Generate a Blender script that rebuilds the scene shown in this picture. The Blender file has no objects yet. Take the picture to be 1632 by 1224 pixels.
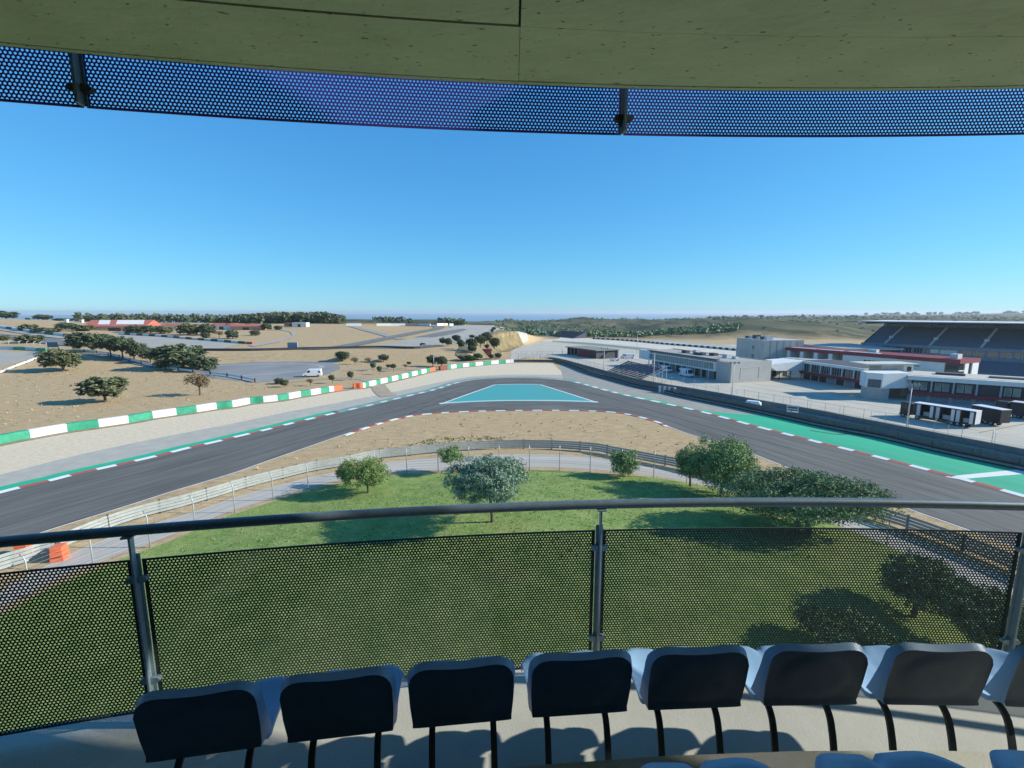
import bpy, bmesh, math, random
import numpy as np
from mathutils import Vector, Matrix, noise
R = math.radians
SC = bpy.context.scene
COL = SC.collection
random.seed(7)

# ------------------------------------------------------------------ camera
F = 740.0                      # focal length in pixels of the 1632 px wide photograph
PITCH = R(8.8)
CAM = Vector((0, 0, 20.0))     # eye height above the track
cam_d = bpy.data.cameras.new('camera'); cam = bpy.data.objects.new('camera', cam_d); COL.objects.link(cam)
cam_d.sensor_width = 36; cam_d.lens = 36 * F / 1632
cam_d.clip_start = 0.05; cam_d.clip_end = 120000
cam.location = CAM; cam.rotation_euler = (R(90) - PITCH, 0, 0)
SC.camera = cam

# ------------------------------------------------------------------ sky, sun, exposure
SUN_EL, SUN_AZ = R(25.5), R(89.7)          # azimuth clockwise from +Y
SC.world = bpy.data.worlds.new('World'); SC.world.use_nodes = True
wn = SC.world.node_tree.nodes; wl = SC.world.node_tree.links
bg = wn['Background']
sky = wn.new('ShaderNodeTexSky'); sky.sky_type = 'NISHITA'; sky.sun_disc = False
sky.sun_elevation = SUN_EL; sky.sun_rotation = SUN_AZ
sky.altitude = 100; sky.air_density = 1.0; sky.dust_density = 0.0; sky.ozone_density = 5.0
spl = wn.new('ShaderNodeSeparateColor'); cmb = wn.new('ShaderNodeCombineColor'); wl.new(sky.outputs[0], spl.inputs[0])
for k, (g_, a_) in enumerate(((.93, .341), (.67, .643), (.47, .884))):     # response of the clear summer sky, channel by channel
    m1 = wn.new('ShaderNodeMath'); m1.operation = 'MULTIPLY'; m1.inputs[1].default_value = .195; wl.new(spl.outputs[k], m1.inputs[0])
    m2 = wn.new('ShaderNodeMath'); m2.operation = 'POWER'; m2.inputs[1].default_value = g_; wl.new(m1.outputs[0], m2.inputs[0])
    m3 = wn.new('ShaderNodeMath'); m3.operation = 'MULTIPLY'; m3.inputs[1].default_value = a_ / .195; wl.new(m2.outputs[0], m3.inputs[0]); wl.new(m3.outputs[0], cmb.inputs[k])
wl.new(cmb.outputs[0], bg.inputs[0]); bg.inputs[1].default_value = 0.12
sun_d = bpy.data.lights.new('sun', 'SUN'); sun = bpy.data.objects.new('sun', sun_d); COL.objects.link(sun)
sun_d.energy = 4.3; sun_d.angle = R(0.5); sun_d.color = (1.0, 0.95, 0.85)
sdir = Vector((math.sin(SUN_AZ) * math.cos(SUN_EL), math.cos(SUN_AZ) * math.cos(SUN_EL), math.sin(SUN_EL)))
sun.rotation_euler = sdir.to_track_quat('Z', 'Y').to_euler(); sun.location = (60, 0, 80)
SC.view_settings.view_transform = 'Standard'; SC.view_settings.look = 'None'
SC.view_settings.exposure = 0.7; SC.view_settings.gamma = 1; SC.view_settings.use_curve_mapping = False
SC.cycles.max_bounces = 6; SC.cycles.transparent_max_bounces = 16
SC.cycles.use_denoising = True

# ------------------------------------------------------------------ helpers
def tag(o, label=None, cat=None, group=None, kind=None):
    if label: o['label'] = label
    if cat: o['category'] = cat
    if group: o['group'] = group
    if kind: o['kind'] = kind
    return o
def empty(name, loc, rz=0, label=None, cat=None, group=None):
    o = bpy.data.objects.new(name, None); COL.objects.link(o)
    o.location = loc; o.rotation_euler = (0, 0, rz); o.empty_display_size = .2
    return tag(o, label, cat, group)
class MB:
    def __init__(s): s.v = []; s.f = []; s.uv = {}
    def q(s, *pts):
        n = len(s.v); s.v += [tuple(p) for p in pts]; s.f.append(tuple(range(n, n + len(pts)))); return s
    def box(s, x0, x1, y0, y1, z0, z1):
        n = len(s.v)
        s.v += [(x0,y0,z0),(x1,y0,z0),(x1,y1,z0),(x0,y1,z0),(x0,y0,z1),(x1,y0,z1),(x1,y1,z1),(x0,y1,z1)]
        s.f += [tuple(n+i for i in t) for t in ((3,2,1,0),(4,5,6,7),(0,1,5,4),(1,2,6,5),(2,3,7,6),(3,0,4,7))]
        return s
    def prism(s, pts, z0, z1):     # pts ccw 2-d
        n = len(s.v); k = len(pts)
        s.v += [(p[0], p[1], z0) for p in pts] + [(p[0], p[1], z1) for p in pts]
        s.f.append(tuple(n + k - 1 - i for i in range(k))); s.f.append(tuple(n + k + i for i in range(k)))
        for i in range(k):
            j = (i + 1) % k; s.f.append((n + i, n + j, n + k + j, n + k + i))
        return s
    def tube(s, pts, r, sides=8, cap=True):
        pts = [Vector(p) for p in pts]; m = len(pts)
        rs = r if isinstance(r, (list, tuple)) else [r] * m
        n = len(s.v); up = Vector((0, 0, 1))
        for i, p in enumerate(pts):
            d = (pts[min(i + 1, m - 1)] - pts[max(i - 1, 0)])
            d = d.normalized() if d.length > 1e-9 else Vector((0, 0, 1))
            a = d.cross(up)
            if a.length < .05: a = d.cross(Vector((1, 0, 0)))
            a.normalize(); b = d.cross(a)
            for k in range(sides):
                t = 2 * math.pi * k / sides
                s.v.append(tuple(p + (a * math.cos(t) + b * math.sin(t)) * rs[i]))
        for i in range(m - 1):
            for k in range(sides):
                k2 = (k + 1) % sides
                s.f.append((n+i*sides+k, n+i*sides+k2, n+(i+1)*sides+k2, n+(i+1)*sides+k))
        if cap:
            s.f.append(tuple(n + k for k in reversed(range(sides))))
            s.f.append(tuple(n + (m-1)*sides + k for k in range(sides)))
        return s
    def bar(s, a, b, w, h=None):   # rectangular bar between two points
        a, b = Vector(a), Vector(b); h = h or w
        d = (b - a).normalized(); x = d.cross(Vector((0, 0, 1)))
        if x.length < .05: x = Vector((1, 0, 0))
        x.normalize(); y = x.cross(d)
        n = len(s.v)
        for p in (a, b):
            for sx, sy in ((-1,-1),(1,-1),(1,1),(-1,1)): s.v.append(tuple(p + x*sx*w/2 + y*sy*h/2))
        s.f += [tuple(n+i for i in t) for t in ((3,2,1,0),(4,5,6,7),(0,1,5,4),(1,2,6,5),(2,3,7,6),(3,0,4,7))]
        return s
    def grid(s, P, closed_u=False):   # P[i][j] points
        n = len(s.v); a = len(P); b = len(P[0])
        for row in P: s.v += [tuple(p) for p in row]
        for i in range(a - 1):
            for j in range(b if closed_u else b - 1):
                j2 = (j + 1) % b
                s.f.append((n+i*b+j, n+i*b+j2, n+(i+1)*b+j2, n+(i+1)*b+j))
        return s
    def build(s, name, m, parent=None, smooth=False, uv=None):
        me = bpy.data.meshes.new(name); me.from_pydata(s.v, [], s.f); me.update()
        if smooth: me.polygons.foreach_set('use_smooth', [True] * len(me.polygons))
        if uv is not None:
            l = me.uv_layers.new(name='UVMap')
            li = np.empty(len(me.loops), dtype=np.int32); me.loops.foreach_get('vertex_index', li)
            l.data.foreach_set('uv', np.asarray(uv, dtype=np.float32)[li].ravel())
        o = bpy.data.objects.new(name, me); COL.objects.link(o)
        if m: me.materials.append(m)
        if parent: o.parent = parent
        return o
def split_edges(o, ang=35):
    md = o.modifiers.new('edges', 'EDGE_SPLIT'); md.split_angle = R(ang); return o
def bev(o, w=.01, seg=2):
    md = o.modifiers.new('bevel', 'BEVEL'); md.width = w; md.segments = seg; md.limit_method = 'ANGLE'; return o
def copy_tree(o, parent=None):
    c = o.copy(); COL.objects.link(c); c.parent = parent
    for ch in list(o.children): copy_tree(ch, c)
    return c

# ------------------------------------------------------------------ materials
MATS = {}
def srgb(r, g, b):
    f = lambda c: c / 12.92 if c <= .04045 else ((c + .055) / 1.055) ** 2.4
    return tuple(f(c / 255) for c in (r, g, b)) + (1,)
def mat(name, col, rough=.8, var=.15, scale=4, metal=0, bump=0, bscale=None, spec=None, col2=None, stretch=None, detail=6, uv=False, island=0):
    if name in MATS: return MATS[name]
    m = bpy.data.materials.new(name); m.use_nodes = True; MATS[name] = m
    nt = m.node_tree; N = nt.nodes; L = nt.links; p = N['Principled BSDF']
    p.inputs['Roughness'].default_value = rough; p.inputs['Metallic'].default_value = metal
    if spec is not None: p.inputs['Specular IOR Level'].default_value = spec
    col = tuple(col[:3]) + (1,)
    if var == 0 and col2 is None and not bump and not island:
        p.inputs['Base Color'].default_value = col; return m
    if uv: src = N.new('ShaderNodeUVMap').outputs[0]
    else: src = N.new('ShaderNodeNewGeometry').outputs['Position']
    mp = N.new('ShaderNodeMapping'); L.new(src, mp.inputs[0])
    if stretch: mp.inputs['Scale'].default_value = stretch
    n1 = N.new('ShaderNodeTexNoise'); n1.inputs['Scale'].default_value = scale; n1.inputs['Detail'].default_value = detail
    n1.inputs['Roughness'].default_value = .65; L.new(mp.outputs[0], n1.inputs[0])
    mx = N.new('ShaderNodeMix'); mx.data_type = 'RGBA'
    c2 = tuple(col2[:3]) + (1,) if col2 else tuple(c * (1 - var) for c in col[:3]) + (1,)
    c1 = col if col2 else tuple(min(1, c * (1 + var)) for c in col[:3]) + (1,)
    mx.inputs['A'].default_value = c1; mx.inputs['B'].default_value = c2
    mr = N.new('ShaderNodeMapRange'); mr.inputs['From Min'].default_value = .35; mr.inputs['From Max'].default_value = .65
    L.new(n1.outputs[0], mr.inputs[0]); L.new(mr.outputs[0], mx.inputs['Factor'])
    out = mx.outputs['Result']
    if island:
        g = N.new('ShaderNodeNewGeometry'); hv = N.new('ShaderNodeHueSaturation')
        m2 = N.new('ShaderNodeMapRange'); m2.inputs['To Min'].default_value = 1 - island; m2.inputs['To Max'].default_value = 1 + island
        L.new(g.outputs['Random Per Island'], m2.inputs[0]); L.new(m2.outputs[0], hv.inputs['Value']); L.new(out, hv.inputs['Color']); out = hv.outputs[0]
    L.new(out, p.inputs['Base Color'])
    if bump:
        n2 = N.new('ShaderNodeTexNoise'); n2.inputs['Scale'].default_value = bscale or scale * 6; n2.inputs['Detail'].default_value = 5
        L.new(mp.outputs[0], n2.inputs[0])
        b = N.new('ShaderNodeBump'); b.inputs['Strength'].default_value = bump; b.inputs['Distance'].default_value = .05
        L.new(n2.outputs[0], b.inputs['Height']); L.new(b.outputs[0], p.inputs['Normal'])
    return m

# ------------------------------------------------------------------ pixel -> world
CP, SP = math.cos(PITCH), math.sin(PITCH)
def ray(px, py):
    a = (px - 816) / F; b = (612 - py) / F
    return Vector((a, CP + b * SP, -SP + b * CP))
def G(px, py, z=0.0):
    d = ray(px, py); t = (z - CAM.z) / d.z
    return Vector((d.x * t, d.y * t, z))
def D(px, py, y):              # point on the ray at forward distance y
    d = ray(px, py); t = y / d.y
    return Vector((d.x * t, y, CAM.z + d.z * t))
def cr(pts, n=8):              # catmull-rom through 2-d / 3-d points
    P = [Vector(p) for p in pts]; P = [P[0] * 2 - P[1]] + P + [P[-1] * 2 - P[-2]]
    out = []
    for i in range(1, len(P) - 2):
        a, b, c, d = P[i-1:i+3]
        for k in range(n):
            t = k / n
            out.append(.5 * ((2*b) + (c-a)*t + (2*a-5*b+4*c-d)*t*t + (3*b-a-3*c+d)*t**3))
    out.append(P[-2]); return out
def resample(pts, n):
    P = np.array([tuple(p)[:2] for p in pts]); s = np.r_[0, np.cumsum(np.hypot(*np.diff(P, axis=0).T))]
    t = np.linspace(0, s[-1], n)
    return np.c_[np.interp(t, s, P[:, 0]), np.interp(t, s, P[:, 1])], s[-1]
def gline(pix, z=0, n=8): return cr([G(x, y, z) for x, y in pix], n)
def offset(pts, w):            # to the left of the walking direction
    P = np.array([tuple(p)[:2] for p in pts]); T = np.gradient(P, axis=0); T /= np.linalg.norm(T, axis=1)[:, None]
    return P + np.c_[-T[:, 1], T[:, 0]] * w
def sheet(name, pts, z, m, kind='structure', th=0):
    bm = bmesh.new(); vs = [bm.verts.new((p[0], p[1], z)) for p in pts]
    bm.faces.new(vs); bm.normal_update(); bmesh.ops.triangulate(bm, faces=bm.faces[:], ngon_method='EAR_CLIP')
    bm.normal_update()
    for f in bm.faces:
        if f.normal.z < 0: f.normal_flip()
    me = bpy.data.meshes.new(name); bm.to_mesh(me); bm.free(); me.materials.append(m)
    o = bpy.data.objects.new(name, me); COL.objects.link(o)
    if kind: o['kind'] = kind
    return o
def loft(name, A, B, z, m, n=200, lanes=1, kind='structure', zf=None, parent=None):
    a, la = resample(A, n); b, lb = resample(B, n); P = []; UV = []
    for j in range(lanes + 1):
        t = j / lanes; row = a * (1 - t) + b * t
        P.append([(x, y, z if zf is None else zf(x, y) + z) for x, y in row])
        UV += [(la * i / (n - 1), t) for i in range(n)]
    mb = MB().grid(P); mb.f = [tuple(reversed(f)) for f in mb.f]
    o = mb.build(name, m, parent, uv=UV)
    me = o.data
    if len(me.polygons) and me.polygons[0].normal.z < 0: me.flip_normals()
    if kind: o['kind'] = kind
    return o
# ------------------------------------------------------------------ the stand we look out of
CONC = mat('stand_concrete', (.42, .42, .365), .9, .07, 3, bump=.08, bscale=90)
WALLD = mat('dark_interior_wall', (.02, .02, .02), .9, .1, 2)
def ceiling_mat():
    m = mat('ceiling_concrete', (.62, .62, .49), .9, .09, 2.6, bump=.16, bscale=20, stretch=(.8, 1.3, 1))
    nt = m.node_tree; N = nt.nodes; L = nt.links; p = N['Principled BSDF']
    src = p.inputs['Base Color'].links[0].from_socket
    g = N.new('ShaderNodeNewGeometry'); mp = N.new('ShaderNodeMapping'); mp.inputs['Scale'].default_value = (1, 1.9, 1)
    L.new(g.outputs['Position'], mp.inputs[0])
    v = N.new('ShaderNodeTexNoise'); v.inputs['Scale'].default_value = 24; v.inputs['Detail'].default_value = 3
    L.new(mp.outputs[0], v.inputs[0])
    r = N.new('ShaderNodeMapRange'); r.inputs['From Min'].default_value = .30; r.inputs['From Max'].default_value = .335
    r.inputs['To Min'].default_value = .35; r.inputs['To Max'].default_value = 1
    L.new(v.outputs[0], r.inputs[0])
    mx = N.new('ShaderNodeMix'); mx.data_type = 'RGBA'; mx.blend_type = 'MULTIPLY'; mx.inputs['Factor'].default_value = 1
    L.new(src, mx.inputs['A']); L.new(r.outputs[0], mx.inputs['B']); L.new(mx.outputs['Result'], p.inputs['Base Color'])
    return m
CEIL = ceiling_mat()
METAL = mat('galvanised_steel', (.13, .18, .21), .42, .12, 30, metal=.3)
POSTG = mat('lit_galvanised_post', (.30, .40, .45), .4, .1, 30, metal=.3)  # paler steel; the light on the post faces is in the colour
DMETAL = mat('dark_painted_steel', (.035, .045, .05), .55, .2, 20)
PERF = mat('dark_perforated_sheet', (.035, .05, .045), .6, .1, 20)
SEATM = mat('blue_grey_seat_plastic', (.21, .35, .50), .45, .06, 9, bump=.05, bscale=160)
REARM = mat('shade_painted_seat_rear', (.042, .082, .135), .5, .12, 14, bump=.06, bscale=120)  # shade behind the seats put into this darker rear colour
CX, CY, RR = 1.5, 2.53 - 16.67, 16.67        # centre and radius of the curved front; all z relative to the eye below
Z0 = CAM.z
def AP(r, th, z=0): return (CX + r * math.sin(th), CY + r * math.cos(th), Z0 + z)
def thX(r, X): return math.asin((X - CX) / r)
def arcbox(mb, r0, r1, z0, z1, t0, t1, n=40):
    P = []; T = lambda t, r: t(r) if callable(t) else t
    for i in range(n + 1):
        ta, tb = (T(t0, q) + (T(t1, q) - T(t0, q)) * i / n for q in (r0, r1))
        P.append([AP(r0, ta, z0), AP(r1, tb, z0), AP(r1, tb, z1), AP(r0, ta, z1)])
    mb.grid(P, closed_u=True)
    b = len(mb.v) - 4 * (n + 1)
    mb.f += [(b, b+3, b+2, b+1), tuple(b + 4*n + k for k in (0, 1, 2, 3))]
    return mb
TH0, TH1 = -R(26), R(50)
FA, FB, FC = -2.17, -1.745, -1.31
arcbox(MB(), 15.50, RR + .12, FA - .35, FA, TH0, TH1).build('floor', CONC)['kind'] = 'structure'
st = arcbox(MB(), 14.72, 15.764, FA - .34, FB, TH0, TH1)
st.build('terrace_step', CONC)['kind'] = 'structure'
arcbox(MB(), 9.0, 14.80, FA - .30, FC, TH0, TH1).build('upper_floor', mat('dim_bounce_concrete', (.06, .06, .06), .9, .1, 3))['kind'] = 'structure'  # near-black colour keeps bounced light off the seat backs
w = MB(); arcbox(w, 8.6, 9.0, FA - .3, 1.5, TH0, TH1)
for t in (TH0, TH1):
    a, b = AP(9.0, t), AP(RR - .1, t); d = Vector(AP(9, t + .02)) - Vector(a)
    s = -1 if t < 0 else 1
    w.q(*[(p[0], p[1], z) for p, z in ((a, Z0+FA), (b, Z0+FA), (b, Z0+1.5), (a, Z0+1.5))])
w.build('back_wall', WALLD)['kind'] = 'structure'
lw = MB(); arcbox(lw, 15.6, 15.9, -20.6, FA - .36, TH0, TH1); lw.build('lower_wall', CONC)['kind'] = 'structure'
# ceiling: slabs separated by real gaps, groove and lip at the edge
HC = 1.033
ce = MB(); RJ = RR - (2.53 - 1.955); REDGE = RR - .175
tj = lambda r, d=0: thX(r, .03 + d)
arcbox(ce, 9, RJ - .006, HC + .007, HC + .35, TH0, lambda r: tj(r, -.006)); arcbox(ce, 9, RJ - .0006, HC + .0042, HC + .35, lambda r: tj(r, .002), TH1)
arcbox(ce, RJ + .001, REDGE, HC + .003, HC + .35, TH0, lambda r: tj(r, -.001)); arcbox(ce, RJ + .0006, REDGE, HC + .004, HC + .35, lambda r: tj(r, .001), TH1)
arcbox(ce, REDGE - .02, REDGE + .03, HC + .045, HC + .35, TH0, TH1)
arcbox(ce, REDGE + .03, REDGE + .055, HC + .012, HC + .35, TH0, TH1)
arcbox(ce, 9, REDGE + .05, HC + .34, HC + .6, TH0, TH1)
ce.build('ceiling', CEIL)['kind'] = 'structure'
# perforated panel mesh (hexagonal cells each with a round hole), bent to the railing's curve
def perforated(th0, th1, z0, z1, r, pitch=.0176, hole=.0053):
    mb = MB(); L = (th1 - th0) * r; rowh = pitch * math.sqrt(3) / 2
    nx = int(L / pitch); nz = int((z1 - z0) / rowh); mx = (L - (nx - .5) * pitch) / 2; mz = (z1 - z0 - nz * rowh) / 2
    hexr = pitch / math.sqrt(3)
    def P(x, z): return AP(r, th0 + x / r, z0 + z)
    V = []; Fc = []; key = {}
    for j in range(nz):
        for i in range(nx):
            cx = mx + pitch * (i + .25 + .5 * (j % 2)); cz = mz + rowh * (j + .5)
            if cx > L - mx * .2: continue
            o = []; h = []
            for k in range(6):
                a = math.pi / 6 + k * math.pi / 3
                x, z = cx + hexr * math.cos(a), cz + hexr * math.sin(a)
                kk = (round(x * 2000), round(z * 2000))
                if kk not in key: key[kk] = len(V); V.append(P(x, z))
                o.append(key[kk])
            for k in range(12):
                a = math.pi / 6 + k * math.pi / 6
                h.append(len(V)); V.append(P(cx + hole * math.cos(a), cz + hole * math.sin(a)))
            for k in range(6):
                k2 = (k + 1) % 6
                Fc.append((o[k], o[k2], h[(2*k+2) % 12], h[2*k+1], h[2*k]))
    mb.v = V; mb.f = Fc
    # solid margins and a folded hem all round
    e = .003
    def strip(xa, xb, za, zb):
        n = max(2, int((xb - xa) / .1)); P0 = []
        for i in range(n + 1):
            x = xa + (xb - xa) * i / n
            t = th0 + x / r
            P0.append([AP(r - e, t, z0 + za), AP(r + e, t, z0 + za), AP(r + e, t, z0 + zb), AP(r - e, t, z0 + zb)])
        b = len(mb.v); mb.grid(P0, closed_u=True)
    H = z1 - z0
    strip(0, L, 0, mz + .006); strip(0, L, H - mz - .004, H)
    strip(0, mx + .004, mz, H - mz); strip(L - mx - .006, L, mz, H - mz)
    return mb
post_th = []
TSTEP = 2.42 / RR
t_mid = thX(RR, .50)
posts = [t_mid + TSTEP * k for k in range(-2, 4)]
rail = empty('railing', AP(RR, t_mid, FA), 0, 'curved steel balcony railing with perforated infill panels in front of the seats', 'railing')
def local(mb, root):
    L = Vector(root.location); mb.v = [tuple(Vector(p) - L) for p in mb.v]; return mb
hr = MB(); ZR = -1.065
hr.tube([AP(RR - .03, TH0 + (TH1 - TH0) * i / 90, ZR) for i in range(91)], .026, 14)
local(hr, rail).build('handrail', METAL, rail, smooth=True)
PANEL0 = None
def radial(t): return Vector((math.sin(t), math.cos(t), 0)), Vector((math.cos(t), -math.sin(t), 0))
def rbox(mb, r0, r1, w, z0, z1, t):      # box along the radial direction
    n, s = radial(t); c = Vector((CX, CY, Z0)); b = len(mb.v)
    for z in (z0, z1):
        for rr, ss in ((r0, -w/2), (r1, -w/2), (r1, w/2), (r0, w/2)): mb.v.append(tuple(c + n * rr + s * ss + Vector((0, 0, z))))
    mb.f += [tuple(b+i for i in q) for q in ((3,2,1,0),(4,5,6,7),(0,1,5,4),(1,2,6,5),(2,3,7,6),(3,0,4,7))]
    return mb
def clampmesh(t, z, r):
    mb = MB(); n, s = radial(t); c = Vector(AP(r, t, z))
    for sg in (-1, 1):
        pts = []
        for k in range(9):
            a = -math.pi/2 + math.pi * k / 8
            pts.append((sg * (.024 + .024 * math.cos(a)), .016 * math.sin(a)))
        pts = [(sg*.008, -.016)] + pts + [(sg*.008, .016)]
        f0 = [tuple(c + s * x + Vector((0, 0, z_)) - n * .014) for x, z_ in pts]
        f1 = [tuple(c + s * x + Vector((0, 0, z_)) + n * .014) for x, z_ in pts]
        mb.q(*f0); mb.q(*reversed(f1)); b = len(mb.v) - 2 * len(pts); K = len(pts)
        for i in range(K): mb.f.append((b+i, b+(i+1) % K, b+K+(K-1-(i+1) % K), b+K+(K-1-i)))
    return mb
for i, t in enumerate(posts):
    pm = MB(); rbox(pm, RR - .040, RR - .005, .011, FA - .12, ZR - .02, t); rbox(pm, RR - .06, RR - .02, .05, ZR - .032, ZR - .022, t)
    rbox(pm, RR - .0045, RR + .0005, .042, FA - .12, -1.20, t)
    po = bev(local(pm, rail).build('post', POSTG, rail), .002)
    for z in (-1.335, -1.905):
        local(clampmesh(t, z, RR - .01), rail).build('clamp', POSTG, po)
    if i < len(posts) - 1:
        pp = perforated(t + .0014, posts[i+1] - .0014, FA + .07, -1.235, RR + .004)
        local(pp, rail).build('perforated_panel', PERF, rail)
scr = empty('roof_screen', AP(RR, t_mid, 1.0), 0, 'dark perforated metal screen hanging from the edge of the concrete roof', 'screen')
tsc = t_mid + .0035
uposts = [tsc + TSTEP * 1.012 * k for k in range(-2, 4)]
for i, t in enumerate(uposts):
    pm = MB(); rbox(pm, RR + .001, RR + .006, .034, .888, HC + .3, t); rbox(pm, RR - .045, RR + .0, .012, .888, HC + .3, t)
    po = local(pm, scr).build('bracket', METAL, scr)
    local(clampmesh(t, .955, RR - .006), scr).build('clamp', DMETAL, po)
    if i < len(uposts) - 1:
        pp = perforated(t + .0004, uposts[i+1] - .0004, .885, 1.32, RR + .012, hole=.0053)
        local(pp, scr).build('perforated_panel', mat('perforated_screen_blue', (.075, .05, .40), .6, .1, 20), scr)

# ------------------------------------------------------------------ seats
HW = .210
def seat_meshes():
    # backrest: front surface plus recessed rear surface, rolled rim
    us = [-1, -.97, -.92, -.86] + list(np.linspace(-.78, .78, 15)) + [.86, .92, .97, 1]
    vs = [0, .03, .08] + list(np.linspace(.16, .84, 9)) + [.90, .95, .985, 1]
    H = .280; zb = .563
    def outline(u, v, f):          # f = 1 front rim, 0 rear face
        hw = HW * (1.0 if f else .955); c = .068 if f else .060; Hh = H if f else H - .016
        x = hw * u; z = Hh * v
        if abs(x) > hw - c: z = (Hh - c + math.sqrt(max(0, c*c - (abs(x) - hw + c)**2))) * v
        z += v * (.004 * math.exp(-((abs(u) - .62) / .22) ** 2) - .003 * math.exp(-(u / .35) ** 2))
        return x * (.965 + .035 * min(1, v * 2)), z
    Fr, Rr = [], []
    for v in vs:
        a, b = [], []
        for u in us:
            lean = -.030 * v
            x, z = outline(u, v, 1); e = max(abs(u) ** 3, (max(0, v - .8) / .2) ** 2 * .55)
            a.append((x, .016 + .026 * e + .045 * abs(u) ** 3 * (1 - v) ** 1.5 + lean, zb + z))
            x, z = outline(u, v, 0); r = max(max(0, abs(u) - .80) / .2, max(0, v - .86) / .14)
            o = (u / .70) ** 2 + ((v - .52) / .40) ** 2
            b.append((x, lean + .002 * r * r + (-.006 if o < .75 else -.006 * max(0, 1 - (o - .75) / .4)) + (0.004 if v > .03 else -.004), zb + z))
        Fr.append(a); Rr.append(b)
    mb = MB().grid(Fr); n = len(mb.v); mb.grid([list(reversed(r)) for r in Rr])
    nu, nv = len(us), len(vs)
    for j in range(nv - 1):
        mb.f.append((j*nu, (j+1)*nu, n+(j+1)*nu+nu-1, n+j*nu+nu-1)); mb.f.append(((j+1)*nu+nu-1, j*nu+nu-1, n+j*nu, n+(j+1)*nu))
    for i in range(nu - 1):
        mb.f.append((i+1, i, n+nu-1-i, n+nu-2-i)); t = (nv-1)*nu
        mb.f.append((t+i, t+i+1, n+t+nu-2-i, n+t+nu-1-i))
    bk = mb
    # seat pan with two thigh lobes at the front
    us = list(np.linspace(-1, 1, 25)); vs = list(np.linspace(0, 1, 15))
    def pan(u, v, th=0):
        front = .455 - .030 * math.exp(-(u / .10) ** 2) - .10 * max(0, (abs(u) - .50) / .50) ** 2.4
        y = .02 + (front - .02) * v
        side = 1 - .05 * math.sin(math.pi * v) - .09 * max(0, 1 - v / .2)
        z = .525 - .030 * (1 - (abs(u)) ** 2.5) * math.sin(math.pi * min(1, v * .9)) + .018 * abs(u) ** 3
        z += .075 * max(0, 1 - v / .2) ** 2 - .050 * max(0, (v - .86) / .14) ** 2 - .006 * math.exp(-(u / .10) ** 2) * v
        if th: z -= th; y -= .008 * v * v; u *= .985
        return (HW * .985 * u * side, y, z)
    pb = MB().grid([[pan(u, v) for u in us] for v in vs]); n = len(pb.v)
    pb.grid([[pan(u, v, .024) for u in reversed(us)] for v in vs]); nu, nv = len(us), len(vs)
    for j in range(nv - 1):
        pb.f.append((j*nu, (j+1)*nu, n+(j+1)*nu+nu-1, n+j*nu+nu-1)); pb.f.append(((j+1)*nu+nu-1, j*nu+nu-1, n+j*nu, n+(j+1)*nu))
    for i in range(nu - 1):
        pb.f.append((i+1, i, n+nu-1-i, n+nu-2-i)); t = (nv-1)*nu
        pb.f.append((t+i, t+i+1, n+t+nu-2-i, n+t+nu-1-i))
    for m_ in (bk, pb): m_.f = [tuple(reversed(f)) for f in m_.f]
    return bk, pb
def make_seat():
    root = empty('stadium_seat', (0, 0, 0))
    bk, pb = seat_meshes()
    nf = (len(bk.f) - 2 * 22 - 2 * 22) // 2
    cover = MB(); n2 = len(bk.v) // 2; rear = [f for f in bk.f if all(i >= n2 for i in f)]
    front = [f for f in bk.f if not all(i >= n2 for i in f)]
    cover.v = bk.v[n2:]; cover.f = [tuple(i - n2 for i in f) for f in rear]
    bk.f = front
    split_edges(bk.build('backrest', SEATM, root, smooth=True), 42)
    cover.build('shaded_rear_face', REARM, root, smooth=True)  # rear face split off to carry the painted shade
    split_edges(pb.build('seat_pan', SEATM, root, smooth=True), 50)
    for s in (-1, 1):
        lb = MB(); P = []
        path = [(.30, .485), (.12, .495), (.055, .47), (.02, .40), (-.01, .30), (-.045, .22), (-.075, .17)]
        pts = cr([Vector((s * .125, y, z)) for y, z in path], 4)
        for a, b in zip(pts, pts[1:]): pass
        for i, p in enumerate(pts):
            d = (pts[min(i+1, len(pts)-1)] - pts[max(i-1, 0)]).normalized(); nrm = Vector((0, -d.z, d.y))
            P.append([p + Vector((sx * .0125, 0, 0)) + nrm * sy * .006 for sx, sy in ((-1,-1),(1,-1),(1,1),(-1,1))])
        lb.grid(P, closed_u=True); lb.q(*P[0]); lb.q(*reversed(P[-1]))
        lb.box(s*.125 - .035, s*.125 + .035, -.083, -.075, .12, .22)
        lb.build('leg', DMETAL, root)
    return root
seat0 = make_seat(); seat0_used = False
def place_seat(r, t, z, label, group):
    global seat0_used
    o = seat0 if not seat0_used else copy_tree(seat0); seat0_used = True
    o.location = AP(r, t, z); o.rotation_euler = (0, 0, -t)
    tag(o, label, 'seat', group)
GA = 'blue seats in the front row behind the railing'
ords = ['leftmost front row seat, back darkened by shade, at the aisle', 'second front row seat from the left, its back all in shadow',
        'third front row seat from the left, left of the middle railing post', 'fourth front row seat from the left, under the middle railing post',
        'front row seat whose sunlit pan shows first right of the middle railing post', 'front row seat third from the right edge with sunlit pan beside it',
        'front row seat second from the right edge, before the right panel', 'front row seat cut off by the right edge of the photo']
RA = RR - (2.53 - 1.70)
for X, lb in zip([-1.13, -.655, -.195, .275, .75, 1.235, 1.735, 2.23], ords):
    place_seat(RA, thX(RA, X), FA, lb, GA)
RB = RA - .972
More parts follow.
